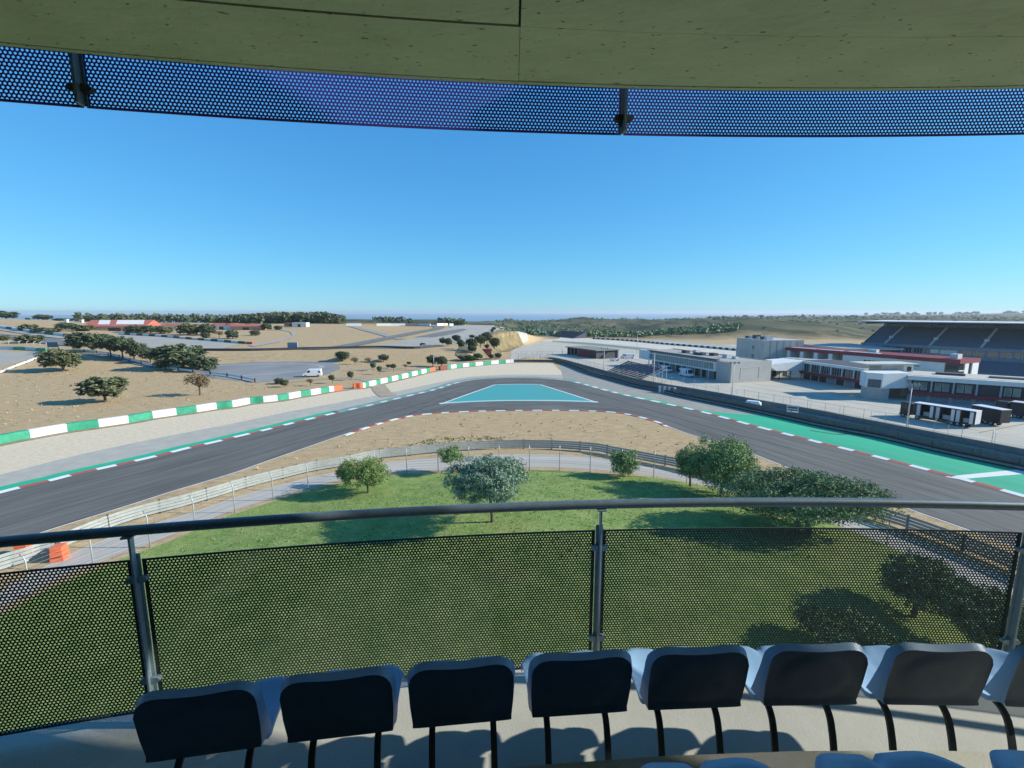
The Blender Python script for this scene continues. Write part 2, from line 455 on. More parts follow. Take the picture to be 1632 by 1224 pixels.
for X, lb in zip([.06, .545, 1.04, 1.535],
    ['second row seat of which only the curved front lip shows left of bottom centre', 'second row seat front edge at the bottom, left of two full lips',
     'second row seat front edge at the bottom, right of two full lips', 'second row seat front in the bottom right corner']):
    place_seat(RB, thX(RB, X), FB + .005, lb, 'blue seats in the second row at the bottom of the picture')
# ------------------------------------------------------------------ terrain height
TAB = {
 -1200: [(0,0),(150,0),(190,3),(300,9),(420,14),(700,8),(1500,-30),(4000,-90)],
 0:   [(0,0),(150,0),(190,3),(300,8),(400,14.6),(520,13),(900,-10),(2000,-80),(3500,-110)],
 60:  [(0,0),(155,0),(190,3),(300,8),(400,13.4),(520,11),(900,-10),(2000,-80),(3500,-110)],
 110: [(0,0),(160,0),(190,3),(300,8),(400,12),(600,6),(900,-12),(2000,-80),(3500,-110)],
 200: [(0,0),(168,0),(190,3),(300,7),(420,10.5),(600,6),(900,-10),(2000,-80),(3500,-110)],
 350: [(0,0),(185,0),(194,3.2),(300,6.5),(420,10),(550,8),(900,-5),(2000,-80),(3500,-110)],
 550: [(0,0),(186,0),(194,3.2),(300,6),(390,9.2),(520,8.5),(660,10.6),(900,-5),(2000,-80),(3500,-110)],
 690: [(0,0),(186,0),(196,3.2),(300,5.8),(390,8.6),(520,6.5),(700,9.8),(950,-10),(2000,-70),(3500,-110)],
 780: [(0,0),(188,0),(200,3),(300,5),(400,7),(520,3),(760,5.0),(1200,-2.7),(2000,-60),(3500,-110)],
 830: [(0,0),(190,0),(200,3),(300,5),(360,5.5),(440,-2),(700,-4),(1000,1.0),(1200,-2.5),(1700,-40),(3500,-100)],
 900: [(0,0),(190,0),(200,0),(230,-5),(450,-5),(600,-5),(900,-2),(1200,2.2),(1700,-30),(3500,-100)],
 935: [(0,0),(190,0),(230,-5),(450,-5),(600,-6),(900,-2),(1200,5.2),(1700,-30),(3500,-100)],
 1000:[(0,0),(170,0),(230,-5),(440,-5),(600,-7),(900,-4),(1300,-.5),(1800,-30),(3500,-80)],
 1100:[(0,0),(150,0),(230,-5),(400,-5),(550,0),(750,4),(1000,0),(1500,-3),(2200,-30),(3500,-60)],
 1200:[(0,0),(130,0),(230,-5),(380,-5),(470,2),(650,9.3),(900,5),(1500,1.5),(2500,-30),(3500,-50)],
 1300:[(0,0),(110,0),(230,-5),(360,-5),(450,0),(600,6),(800,-2),(1500,1.8),(2300,-10),(3500,-30)],
 1400:[(0,0),(110,0),(230,-5),(380,-5),(620,-3),(1000,2),(1800,2.5),(2600,-10),(3500,3.5),(4500,-50)],
 1500:[(0,0),(110,0),(230,-5),(600,-5),(1000,0),(1800,2),(2600,-8),(3500,4),(4500,-50)],
 1632:[(0,0),(110,0),(230,-5),(600,-5),(1000,0),(2000,0),(3500,15),(5000,-50)],
 2600:[(0,0),(110,0),(230,-5),(600,-5),(1000,0),(2000,4),(3500,24),(5000,-50)]}
TK = sorted(TAB); YS = np.r_[np.arange(0, 600, 5), np.geomspace(600, 9000, 120)]
TZ = []
for k in TK:
    a = np.array(TAB[k], float); z = np.interp(YS, a[:, 0], a[:, 1])
    # soften the kinks beyond the bank
    zz = z.copy()
    for _ in range(3):
        far = YS > 215; s = np.r_[zz[0], (zz[:-2] + zz[1:-1] * 2 + zz[2:]) / 4, zz[-1]]; zz = np.where(far, s, zz)
    TZ.append(zz)
TZ = np.array(TZ)
F2PIX = [(860,574),(886,574),(938,588),(977,599),(1016,609),(1055,617),(1100,624.5),(1143,632),(1175,638),(1210,644.5),(1252,652),(1301,661),(1360,673),(1430,687),(1516,704),(1632,727),(1750,751)]
F2 = [(p.x, p.y) for p in (G(x, y) for x, y in F2PIX)]
PADV = np.array([(-16, 193), (-6, 193)] + [(x + 1.2, y + 1.2) for x, y in F2] + [(260, 40), (1500, 40), (1500, 470), (34, 470), (10, 385), (-16, 300), (-20, 230)])
def sdist(x, y, V):
    x = np.asarray(x, float); y = np.asarray(y, float); d = np.full(x.shape, 1e9); ins = np.zeros(x.shape, bool)
    n = len(V)
    for i in range(n):
        ax, ay = V[i]; bx, by = V[(i + 1) % n]; ex, ey = bx - ax, by - ay
        t = np.clip(((x-ax)*ex + (y-ay)*ey) / (ex*ex + ey*ey + 1e-12), 0, 1)
        d = np.minimum(d, np.hypot(x - ax - t*ex, y - ay - t*ey))
        c = ((ay > y) != (by > y)); xi = ax + (y - ay) / (by - ay + 1e-12) * ex
        ins ^= c & (x < xi)
    return np.where(ins, d, -d)
def height(x, y):
    x = np.asarray(x, float); y = np.asarray(y, float)
    yy = np.maximum(y, 1); u = 816 + F * x / (yy * CP)
    u = np.clip(u, TK[0], TK[-1] - 1e-6)
    k = np.clip(np.searchsorted(TK, u, side='right') - 1, 0, len(TK) - 2)
    tk = np.array(TK, float); f = (u - tk[k]) / (tk[k+1] - tk[k]); f = f * f * (3 - 2 * f)
    yi = np.clip(np.searchsorted(YS, yy, side='right') - 1, 0, len(YS) - 2)
    g = np.clip((yy - YS[yi]) / (YS[yi+1] - YS[yi]), 0, 1)
    za = TZ[k, yi] * (1-g) + TZ[k, yi+1] * g; zb = TZ[k+1, yi] * (1-g) + TZ[k+1, yi+1] * g
    z = za * (1-f) + zb * f
    z = np.where((u > 900) & (y < 230), 0, z)
    sd = sdist(x, y, PADV); wd = np.where((y > 196) & (x < 40), 9.0, 2.2)
    w = np.clip(sd / wd + .0, 0, 1); w = w * w * (3 - 2 * w)
    w = np.where(y > 430, w * np.clip((470 - y) / 40, 0, 1), w)
    z = z * (1-w) + np.minimum(z, -5) * w
    # rolling scrub country
    a = np.clip((y - 480) / 900, 0, 1) * np.where(x > -20, 1, .15)
    a2 = np.clip((y - 500) / 200, 0, 1) * np.where(x > -20, 1, .1) * np.clip((4000 - y) / 1500, 0, 1)
    z = z + a2 * 3.6 + a * (2.6 * np.sin(x / 61 + 1.3 * np.sin(y / 90)) * np.cos(y / 77 + .7) + 1.6 * np.sin(x / 23 + y / 31) + .9 * np.sin(x / 11 - y / 14)) - a2 * 3.2 * np.abs(np.sin(x / 47 + 1.7 * np.sin(y / 130) + y / 210)) - a2 * 1.4 * np.abs(np.sin(x / 17 + np.sin(y / 50)))
    b = np.clip((y - 215) / 120, 0, 1) * np.where((x < -20) & (y < 480), 1, 0)
    z = z + b * .35 * np.sin(x / 17) * np.sin(y / 21)
    return z
def axis(lo, hi, st, far_lo, far_hi, g=1.09):
    a = list(np.arange(lo, hi + .1, st)); s = st; v = lo
    L_ = []
    while v > far_lo: s *= g; v -= s; L_.append(v)
    s = st; v = hi; H_ = []
    while v < far_hi: s *= g; v += s; H_.append(v)
    return np.array(L_[::-1] + a + H_)
GX = axis(-330, 330, 3.0, -9000, 9000); GY = axis(-60, 470, 3.0, -400, 9000, 1.045)
XX, YY = np.meshgrid(GX, GY); ZZ = height(XX, YY)
ZZ = np.where((np.hypot(XX, YY - 20) < 30), np.minimum(ZZ, 0), ZZ)
def hm(x, y):
    x = float(min(max(x, GX[0]), GX[-1] - 1e-3)); y = float(min(max(y, GY[0]), GY[-1] - 1e-3))
    i = int(np.searchsorted(GX, x, side='right') - 1); j = int(np.searchsorted(GY, y, side='right') - 1)
    a = (x - GX[i]) / (GX[i+1] - GX[i]); b = (y - GY[j]) / (GY[j+1] - GY[j])
    return (ZZ[j,i]*(1-a)+ZZ[j,i+1]*a)*(1-b) + (ZZ[j+1,i]*(1-a)+ZZ[j+1,i+1]*a)*b
def mound(x, y):
    r = ((x - 6) / 34) ** 2 + ((y - 36) / 20) ** 2
    return 1.7 * max(0, 1 - r) ** 1.2
def hit(px, py, lawn=False):
    d = ray(px, py); d = d / d.y; t = 8.0
    while t < 6000:
        x, y, z = d.x * t, t, CAM.z + d.z * t
        g = hm(x, y) + (mound(x, y) + .05 if lawn else 0)
        if z <= g: break
        t += max(.15, (z - g) * .5 / max(.02, -d.z)) if d.z < 0 and z - g > 1 else max(.15, t * .002)
    return Vector((d.x * t, t, g))
# ---- ground material: dry grass near, scrub hills far
def ground_mat():
    m = bpy.data.materials.new('dry_grass_ground'); m.use_nodes = True; nt = m.node_tree; N = nt.nodes; L = nt.links; p = N['Principled BSDF']
    p.inputs['Roughness'].default_value = .95; p.inputs['Specular IOR Level'].default_value = .1
    g = N.new('ShaderNodeNewGeometry'); pos = g.outputs['Position']
    def noi(scale, st=None, det=6, rough=.6):
        mp = N.new('ShaderNodeMapping'); L.new(pos, mp.inputs[0])
        if st: mp.inputs['Scale'].default_value = st
        n = N.new('ShaderNodeTexNoise'); n.inputs['Scale'].default_value = scale; n.inputs['Detail'].default_value = det; n.inputs['Roughness'].default_value = rough
        L.new(mp.outputs[0], n.inputs[0]); return n.outputs[0]
    def ramp(fac, a, b, ca, cb):
        r = N.new('ShaderNodeMapRange'); r.inputs['From Min'].default_value = a; r.inputs['From Max'].default_value = b; L.new(fac, r.inputs[0])
        x = N.new('ShaderNodeMix'); x.data_type = 'RGBA'; L.new(r.outputs[0], x.inputs['Factor'])
        for k, c in (('A', ca), ('B', cb)):
            if isinstance(c, tuple): x.inputs[k].default_value = c + (1,)
            else: L.new(c, x.inputs[k])
        return x.outputs['Result'], r.outputs[0]
    d1, _ = ramp(noi(.8, (.5, 1.7, 1), 8, .72), .40, .60, (.56, .42, .235), (.37, .265, .15))
    d2, _ = ramp(noi(.03, None, 5), .35, .7, d1, (.46, .34, .19))
    s1, _ = ramp(noi(.02, (1, .55, 1), 9, .72), .46, .54, (.20, .165, .09), (.042, .055, .030))
    s2, _ = ramp(noi(.004, None, 4), .35, .65, s1, (.075, .085, .045))
    sp = N.new('ShaderNodeSeparateXYZ'); L.new(pos, sp.inputs[0])
    nn = noi(.01); ad = N.new('ShaderNodeMath'); ad.operation = 'MULTIPLY_ADD'; ad.inputs[1].default_value = 160; L.new(nn, ad.inputs[0]); L.new(sp.outputs['Y'], ad.inputs[2])
    c, _ = ramp(ad.outputs[0], 500, 560, d2, s2)
    L.new(c, p.inputs['Base Color'])
    b = N.new('ShaderNodeBump'); b.inputs['Strength'].default_value = .6; b.inputs['Distance'].default_value = .25
    L.new(noi(1.4, (1, 2.2, 1), 6, .7), b.inputs['Height']); L.new(b.outputs[0], p.inputs['Normal'])
    return m
GROUND = ground_mat()
P = np.dstack([XX, YY, ZZ]).reshape(-1, 3); nx, ny = len(GX), len(GY)
ix = np.arange(nx * ny).reshape(ny, nx)
fc = np.stack([ix[:-1,:-1], ix[:-1,1:], ix[1:,1:], ix[1:,:-1]], -1).reshape(-1, 4)
tm = MB(); tm.v = P.tolist(); tm.f = fc.tolist()
tag(tm.build('terrain', GROUND, smooth=True), kind='structure')
sea = MB(); sea.q((-12900, 1500, -60), (12900, 1500, -60), (12900, 29000, -60), (-12900, 29000, -60))
tag(sea.build('sea_water', mat('sea', (.10, .27, .38), .7, .1, .001)), kind='structure')

def draped(name, pts, off, m, L=6.0, kind='structure', cat=None):
    bm = bmesh.new(); vs = [bm.verts.new((p[0], p[1], 0)) for p in pts]; bm.faces.new(vs); bm.normal_update()
    bmesh.ops.triangulate(bm, faces=bm.faces[:], ngon_method='EAR_CLIP')
    for _ in range(7):
        es = [e for e in bm.edges if e.calc_length() > L]
        if not es: break
        bmesh.ops.subdivide_edges(bm, edges=es, cuts=1); bmesh.ops.triangulate(bm, faces=bm.faces[:])
    for v in bm.verts: v.co.z = hm(v.co.x, v.co.y) + off
    bm.normal_update()
    for f in bm.faces:
        f.smooth = True
        if f.normal.z < 0: f.normal_flip()
    me = bpy.data.meshes.new(name); bm.to_mesh(me); bm.free(); me.materials.append(m)
    o = bpy.data.objects.new(name, me); COL.objects.link(o)
    if kind: o['kind'] = kind
    return o
def ribbon(name, pts, w, off, m, step=5.0, **k):     # road draped on the terrain
    n = max(8, int(resample(pts, 2)[1] / step)); c, _ = resample(pts, n)
    return loft(name, offset(c, w/2), offset(c, -w/2), off, m, n, lanes=3, zf=lambda x, y: hm(x, y), **k)

# ------------------------------------------------------------------ circuit surfaces (all on z = 0)
ASPH = mat('track_asphalt', (.092, .090, .078), .8, .1, 1.6, uv=True, stretch=(.035, 11, 1), col2=(.168, .163, .142), bump=0, spec=.3)
ASPH2 = mat('pale_asphalt', (.33, .315, .26), .9, .12, .5, col2=(.265, .255, .215))
ASPH3 = mat('service_asphalt', (.12, .12, .12), .9, .15, .4)
GRAV = mat('gravel', (.70, .59, .415), .95, .1, 1.6, col2=(.54, .45, .31), bump=.5, bscale=7, detail=9)
WHITE = mat('white_paint', (.74, .74, .71), .6, .06, 3)
REDP = mat('red_paint', (.36, .10, .08), .7, .2, 2)
GREENP = mat('green_paint', (.03, .46, .24), .7, .18, .3, col2=(.02, .33, .18), uv=True, stretch=(.05, 3, 1))
TEAL = mat('turquoise_paint', (.04, .35, .34), .75, .12, .5, col2=(.085, .31, .29), stretch=(.4, 1, 1))
GREENK = mat('pale_green_paint', (.14, .42, .30), .7, .2, .8)
SHADOWC = mat('barrier_shadow_brown', (.27, .21, .13), .95, .2, 1, bump=.4, bscale=8)  # dark brown for the painted shadow beside the barrier
outer_px = [(-160,833),(0,787),(83,767),(118,758),(190,742),(251,728),(302,715),(346,705),(383,696),(417,688),(449,680),(476,673),(502,667),(523,662),(545,657),(562,653),(580,649),(595,645.5),(621,639),(646,633),(667,628),(685,624),(704,618.5),(727,611),(756,605.5),(785,603.2),(834,602),(869,603.3),(898,606.3),(918,610),(938,615.3),(957,620.7),(977,625.8),(996,630.3),(1016,634.8),(1036,639),(1055,643),(1080,648.5),(1119,657.5),(1158,668),(1198,679),(1237,689),(1276,699),(1315,709),(1354,718.5),(1426,737),(1484,752),(1561,773),(1632,793),(1800,841)]
inner_px = [(-160,915),(0,871),(83,843),(199,807),(276,782.5),(368,755),(429,733.5),(500,709),(535,697),(560,688.5),(581,681),(607,673),(638,665),(670,660),(717,656.5),(776,654.3),(834,653.5),(898,653.5),(947,654.7),(987,657.5),(1016,663),(1036,668),(1055,674),(1067,680),(1094,690),(1140,705),(1193,721),(1254,744),(1316,764),(1347,775),(1408,796),(1454,813),(1556,849),(1700,902)]
OUT = gline(outer_px); INN = gline(inner_px)
track = loft('track', OUT, INN, .012, ASPH, 260, lanes=6)
# infield edge line and inner kerb
def subline(L_, a, b):   # part of a line by its pixel x range
    r = []
    for p in L_:
        v = Vector((p[0], p[1], 0)) - CAM; d = v.y * CP - v.z * SP; px = 816 + F * v.x / d
        if a <= px <= b: r.append(p)
    return r
LWI = subline(INN, -200, 548); RWI = subline(INN, 1066, 1800)
for l_ in (LWI, RWI): loft('edge_line', l_, offset(l_, -.16), .024, WHITE, 160)
def kerb(name, line, w, seg, mats, z=.03, side=1, first=0):
    n = max(2, int(resample(line, 2)[1] / .5)); c, Ls = resample(line, n); o = offset(c, w * side)
    groups = {0: MB(), 1: MB()}; step = Ls / (n - 1)
    for i in range(n - 1):
        k = (int(i * step / seg) + first) % 2; g = groups[k]
        a, b, c2, d = c[i], c[i+1], o[i+1], o[i]
        h = z + .045
        g.q((*a, z), (*b, z), (*c2, h), (*d, h)); g.q((*d, h), (*c2, h), (*c2, 0), (*d, 0))
    root = groups[0].build(name, mats[0]); root['kind'] = 'structure'
    g2 = groups[1].build(name, mats[1]); g2['kind'] = 'structure'
kerb('kerb', subline(INN, 545, 1068), .85, 1.9, (REDP, WHITE), side=-1, first=1)
OL = subline(OUT, -200, 545)
kerb('kerb', OL, .9, 2.25, (REDP, WHITE), side=1)
kerb('kerb', subline(OUT, 540, 735), .85, 2.25, (mat('worn_green_paint', (.16, .30, .26), .8, .2, 1), mat('worn_white', (.55, .62, .60), .8, .1, 1)), side=1)
kerb('kerb', subline(OUT, 905, 1060), 1.0, 2.25, (GREENK, WHITE), side=1)
kerb('kerb', subline(OUT, 1058, 1800), .9, 2.25, (REDP, WHITE), side=1, first=1)
# green band outside the left kerb, pale asphalt, gravel
GB = offset(OL, 1.02); GB2 = offset(OL, 2.9)
loft('green_verge', GB2, GB, .016, GREENP, 160)
OMID = subline(OUT, 540, 910)
loft('verge', offset(OMID, 2.6), offset(OMID, .97), .016, mat('worn_teal_verge', (.17, .27, .24), .9, .2, .6), 120)
grey_px = [(-160,800),(0,757),(122,726),(245,699.5),(368,675.5),(456,657),(530,643.5),(605,629),(650,620),(697,610),(746,601),(790,598),(834,597),(900,597.6)]
GREYT = gline(grey_px)
loft('asphalt_verge', GREYT, subline(OUT, -200, 900), .006, mat('pale_grey_verge', (.44, .42, .35), .9, .12, .5, col2=(.36, .345, .29)), 240)
bar_px = [(-160,744),(0,708),(49,698.5),(108,688),(158,681),(206,674),(244,667),(282,661.5),(314,657),(346,652),(371,649),(399,643.5),(420,641.5),(443,639),(461,636),(480,632.5),(496,630),(512,627),(530,624),(563,619.5),(578,618.5),(600,613.5),(640,604),(685,593),(713,588.5),(760,583),(819,578.2),(880,578)]
BARL = gline(bar_px)
shadow_edge = offset(BARL, -1.6)
sheet('gravel_trap', [tuple(p[:2]) for p in offset(BARL, -1.0)] + [tuple(G(900,597.6)[:2])] + [tuple(p[:2]) for p in reversed(GREYT)], .003, GRAV)
loft('painted_shadow_strip', offset(BARL, .2), offset(subline(BARL, -200, 1000), -1.7), .0045 + .004, SHADOWC, 200)  # dark strip painting the shadow along the barrier foot
# right hand verge: pale asphalt up to the barrier, broad green area
OB_px = [(820,578.2),(885,578.2),(938,596),(977,607),(1016,617.5),(1055,625.5),(1080,632),(1158,648),(1237,665),(1315,682.5),(1400,699),(1500,722.5),(1632,751),(1800,789)]
OBL = gline(OB_px)
vr = subline(OUT, 895, 1800)
a = [p for p in OBL if p[0] > G(885, 578)[0]]
loft('asphalt_verge', a, vr, .007, ASPH2, 200)
gt_px = [(957,619.3),(1016,632),(1055,639),(1119,653.5),(1178,659.8),(1240,664.5),(1316,681),(1408,699),(1500,718.5),(1576,736),(1632,748),(1800,786)]
loft('green_verge', gline(gt_px), offset(subline(OUT, 950, 1800), 1.05), .017, GREENP, 200)
wl1 = [G(1506,760), G(1632,747.5)]; wl2 = [G(1528,764), G(1640,755)]
loft('painted_line', wl1, wl2, .026, WHITE, 12)
# island
isl_px = [(701,644),(787.5,613.2),(863,613.2),(953,641.2)]
top = [G(*p) for p in [(787.5,613.2),(800,612.5),(834,612.2),(850,612.4),(863,613.2)]]
bot = [G(*p) for p in [(701,644),(740,641.3),(790,639.5),(834,639),(900,639.5),(953,641.5)]]
isl = [tuple(p[:2]) for p in bot] + [tuple(p[:2]) for p in reversed(top)]
sheet('painted_island', isl, .022, TEAL)
bl = cr(bot, 6); loft('painted_line', offset(bl, -.1), offset(bl, 1.1), .03, mat('worn_cyan_white', (.40, .62, .60), .7, .1, 2), 60)
tl = [G(701,644), G(744,628.6), G(787.5,613.2)] + top[1:] + [G(908,627.2), G(953,641.5)]
loft('painted_line', offset(tl, -.0), offset(tl, -.45), .031, WHITE, 80)
# tyre marks crossing the hairpin
TYRE = mat('rubber_mark', (.062, .062, .067), .8, .3, 2)
for k, (pts, w_) in enumerate([([(640,668),(675,650),(740,627),(800,611),(850,607)], .35), ([(600,662),(668,645),(730,622),(790,607)], .3),
      ([(660,663),(700,652),(720,640),(700,630)], .25), ([(676,655),(640,645),(600,652)], .22), ([(900,648),(980,652),(1060,668),(1150,700)], .35),
      ([(870,608),(930,624),(1010,645),(1100,672),(1260,715)], .4)]):
    l_ = gline(pts); loft('tyre_mark', offset(l_, w_/2), offset(l_, -w_/2), .0145, TYRE, 60)
l_ = gline([(1345,690),(1372,694),(1400,697),(1425,705)]); loft('tyre_mark', offset(l_, .25), offset(l_, -.25), .0185, TYRE, 30)
l_ = gline([(1290,686),(1310,689),(1332,692),(1350,692)]); loft('tyre_mark', offset(l_, .3), offset(l_, -.3), .0185, TYRE, 30)

# ------------------------------------------------------------------ infield: access road, lawn
rail_px = [(31,913),(104,874),(153,852),(199,835),(242,822),(282,812),(317,802),(352,791.5),(383,781.5),(414,773),(441,766),(472,758.5),(500,752),(551,743),(603,732),(649,727),(674,724.2),(723,720),(793,716),(879,716),(950,721),(970,725),(1013,733.5),(1081,747),(1150,764),(1230,786),(1320,806),(1398,829),(1484,858),(1632,918),(1760,975)]
RAILL = gline(rail_px)
post_px = [(-60,1010),(83,935),(190,891),(274,859.5),(344,828),(407.5,807),(471,787),(528,772.5),(573,764),(617,757.5),(669.7,755),(725,752.5),(778,750.5),(833.6,749.5),(879.5,749.5),(931,752),(985,756),(1043,762),(1110,775),(1180,795),(1260,822),(1340,850),(1450,895),(1600,965)]
POSTL = gline(post_px)
LAWNE = offset(POSTL, -.3)
PALE = mat('access_road_concrete', (.50, .47, .40), .9, .12, .7, uv=True, stretch=(.03, 7, 1), col2=(.36, .33, .28))
a = subline(RAILL, -100, 1700); c2, _ = resample(a, 160); d2, _ = resample(subline(POSTL, -100, 1700), 160)
loft('access_road', c2 * .72 + d2 * .28, c2 * .14 + d2 * .86, .010, PALE, 160, lanes=4)
def lawn_mesh():
    edge = [(p[0], p[1]) for p in LAWNE[2:]]
    pts = edge + [(80, 20), (60, -40), (-60, -40), (-45, 15)]
    bm = bmesh.new(); vs = [bm.verts.new((x, y, 0)) for x, y in pts]; bm.faces.new(vs); bm.normal_update()
    bmesh.ops.triangulate(bm, faces=bm.faces[:], ngon_method='EAR_CLIP')
    for _ in range(7):
        es = [e for e in bm.edges if e.calc_length() > 2.2]
        if not es: break
        bmesh.ops.subdivide_edges(bm, edges=es, cuts=1); bmesh.ops.triangulate(bm, faces=bm.faces[:])
    bm.normal_update()
    for f in bm.faces:
        f.smooth = True
        if f.normal.z < 0: f.normal_flip()
    for v in bm.verts: v.co.z = mound(v.co.x, v.co.y) + .05
    me = bpy.data.meshes.new('lawn'); bm.to_mesh(me); bm.free()
    return me
def lawn_mat():
    m = mat('mown_grass', (.16, .25, .065), .9, .1, .55, col2=(.28, .345, .11), detail=8, spec=.1)
    nt = m.node_tree; N = nt.nodes; L = nt.links; p = N['Principled BSDF']
    g = N.new('ShaderNodeNewGeometry'); n = N.new('ShaderNodeTexNoise'); n.inputs['Scale'].default_value = 3.6; n.inputs['Detail'].default_value = 7; n.inputs['Roughness'].default_value = .75
    mp = N.new('ShaderNodeMapping'); mp.inputs['Scale'].default_value = (1, 2, 1); L.new(g.outputs['Position'], mp.inputs[0]); L.new(mp.outputs[0], n.inputs[0])
    src = p.inputs['Base Color'].links[0].from_socket
    r = N.new('ShaderNodeMapRange'); r.inputs['From Min'].default_value = .3; r.inputs['From Max'].default_value = .7; r.inputs['To Min'].default_value = .58; r.inputs['To Max'].default_value = 1.45; L.new(n.outputs[0], r.inputs[0])
    mx = N.new('ShaderNodeMix'); mx.data_type = 'RGBA'; mx.blend_type = 'MULTIPLY'; mx.inputs['Factor'].default_value = 1; L.new(src, mx.inputs['A']); L.new(r.outputs[0], mx.inputs['B'])
    n3 = N.new('ShaderNodeTexNoise'); n3.inputs['Scale'].default_value = .16; n3.inputs['Detail'].default_value = 7; n3.inputs['Roughness'].default_value = .7; L.new(g.outputs['Position'], n3.inputs[0])
    r3 = N.new('ShaderNodeMapRange'); r3.inputs['From Min'].default_value = .52; r3.inputs['From Max'].default_value = .72; r3.inputs['To Max'].default_value = .42; L.new(n3.outputs[0], r3.inputs[0])
    m3 = N.new('ShaderNodeMix'); m3.data_type = 'RGBA'; L.new(r3.outputs[0], m3.inputs['Factor']); L.new(mx.outputs['Result'], m3.inputs['A']); m3.inputs['B'].default_value = (.29, .25, .12, 1)
    L.new(m3.outputs['Result'], p.inputs['Base Color'])
    b = N.new('ShaderNodeBump'); b.inputs['Strength'].default_value = .9; b.inputs['Distance'].default_value = .12; L.new(n.outputs[0], b.inputs['Height']); L.new(b.outputs[0], p.inputs['Normal'])
    return m
LAWNM = lawn_mat()
me = lawn_mesh(); me.materials.append(LAWNM); lo = bpy.data.objects.new('lawn', me); COL.objects.link(lo); tag(lo, kind='structure')
# faint green patch in the dry infield
# ------------------------------------------------------------------ barriers and fences
BWHITE = mat('barrier_white', (.70, .70, .67), .6, .05, 2); BGREEN = mat('barrier_green', (.03, .30, .17), .6, .2, 1.2)
ORANGE = mat('orange_plastic', (.75, .16, .06), .5, .08, 3); DRED = mat('dark_red_plastic', (.26, .05, .035), .6, .15, 3)
RUBBER = mat('tyre_rubber', (.022, .022, .025), .8, .3, 4); RAILM = mat('guardrail_zinc', (.34, .37, .35), .6, .12, 2, metal=.1)
POSTM = mat('fence_post_zinc', (.42, .46, .46), .5, .1, 4, metal=.2); DARKP = mat('dark_post', (.06, .06, .065), .7, .1, 4)
SHRAIL = mat('shade_darkened_rail', (.13, .145, .14), .7, .2, 2)  # guardrail zinc darkened to paint its shaded side
CHAIN = mat('fence_wire', (.33, .34, .33), .6, 0)
def pxof(p):
    v = Vector((p[0], p[1], 0)) - Vector((0, 0, CAM.z)); return 816 + F * v.x / (v.y * CP - v.z * SP)
def extrude_line(mb, line, prof, z=0):        # prof = list of (offset left, height)
    lines = [offset(line, o) for o, _ in prof]
    P = [[(lines[k][i][0], lines[k][i][1], z + prof[k][1]) for k in range(len(prof))] for i in range(len(line))]
    mb.grid(P, closed_u=True); n = len(P); k = len(prof); b = len(mb.v) - n * k
    mb.f.append(tuple(b + i for i in range(k))[::-1]); mb.f.append(tuple(b + (n-1)*k + i for i in range(k))); return mb
def between(line, a, b):
    """piece of a line between two photo columns, with exact ends"""
    px = [pxof(p) for p in line]; out = []
    for i in range(len(line) - 1):
        p, q = Vector(line[i][:2]) if not isinstance(line[i], Vector) else Vector(line[i][:2]), Vector(line[i+1][:2])
        x0, x1 = px[i], px[i+1]
        if x1 <= a or x0 >= b or x1 <= x0: continue
        t0 = max(0, (a - x0) / (x1 - x0)); t1 = min(1, (b - x0) / (x1 - x0))
        if not out: out.append(p.lerp(q, t0))
        out.append(p.lerp(q, t1))
    if len(out) == 2: out = [out[0], out[0].lerp(out[1], .5), out[1]]
    return out
def tree_free(): pass
def panel_wall(label, line, cuts, cols, h=1.35, th=.9):
    mid = line[len(line)//2]
    root = empty('tyre_barrier', (mid[0], mid[1], 0), 0, label, 'barrier')
    names = {id(BWHITE): 'white_panel', id(BGREEN): 'green_panel', id(ORANGE): 'orange_end', id(DRED): 'red_end'}
    for a, b, m in zip(cuts, cuts[1:], cols):
        s = between(line, a + .15, b - .15)
        if len(s) < 3: continue
        mb = MB(); extrude_line(mb, s, [(0, .02), (0.03, h), (th, h), (th, .02)])
        local(mb, root).build(names[id(m)], m, root)
    return root
W_, G_, O_, D_ = BWHITE, BGREEN, ORANGE, DRED
alt = lambda n, f=0: [(W_, G_)[(i + f) % 2] for i in range(n)]
panel_wall('long white and green block barrier between the gravel trap and the dry field', BARL,
    [-60, -6, 49, 108, 158, 206, 244, 282, 314, 346, 371, 399, 420, 443, 461, 480, 496, 512, 525, 533, 546], [W_, G_] + alt(17) + [O_])
c2 = [564, 579, 583, 589, 600, 607, 618, 625, 635, 641, 651, 657, 666, 672, 680, 686, 694]
panel_wall('middle white and green block barrier, orange at both ends', BARL, c2, [O_] + alt(14) + [O_])
c3 = [702, 713, 719, 728, 738, 748, 758, 770, 783, 795, 806, 819]
panel_wall('far white and green block barrier behind the hairpin, dark red at its near end', BARL, c3, [D_] + alt(10, 1))

def guardrail(name, label, line, beams=4, post=4.0, h0=.18, bh=.26, cat='guardrail', bm_=None, side=1, dark=False):
    c, L_ = resample(line, max(10, int(resample(line, 2)[1] / 1.0)))
    mid = c[len(c)//2]; root = empty(name, (mid[0], mid[1], 0), 0, label, cat)
    for k in range(beams):
        z = h0 + k * (bh + .05); mb = MB()
        extrude_line(mb, c, [(0, z), (.045, z + bh*.25), (0, z + bh*.5), (.045, z + bh*.75), (0, z + bh), (-.02, z + bh), (-.02, z)])
        local(mb, root).build('beam', bm_ or RAILM, root)
    n = min(98, int(L_ / post)); pc, _ = resample(line, n + 1)
    for i, p in enumerate(pc):
        mb = MB().box(p[0] - .07, p[0] + .07, p[1] + .03, p[1] + .21, -.2, h0 + beams * (bh + .05) + .02)
        local(mb, root).build('post', DARKP, root)
    return root
RL1 = between(RAILL, 93, 1760)
guardrail('guardrail', 'grey four beam guardrail curving round the dry infield in front of the access road', RL1)
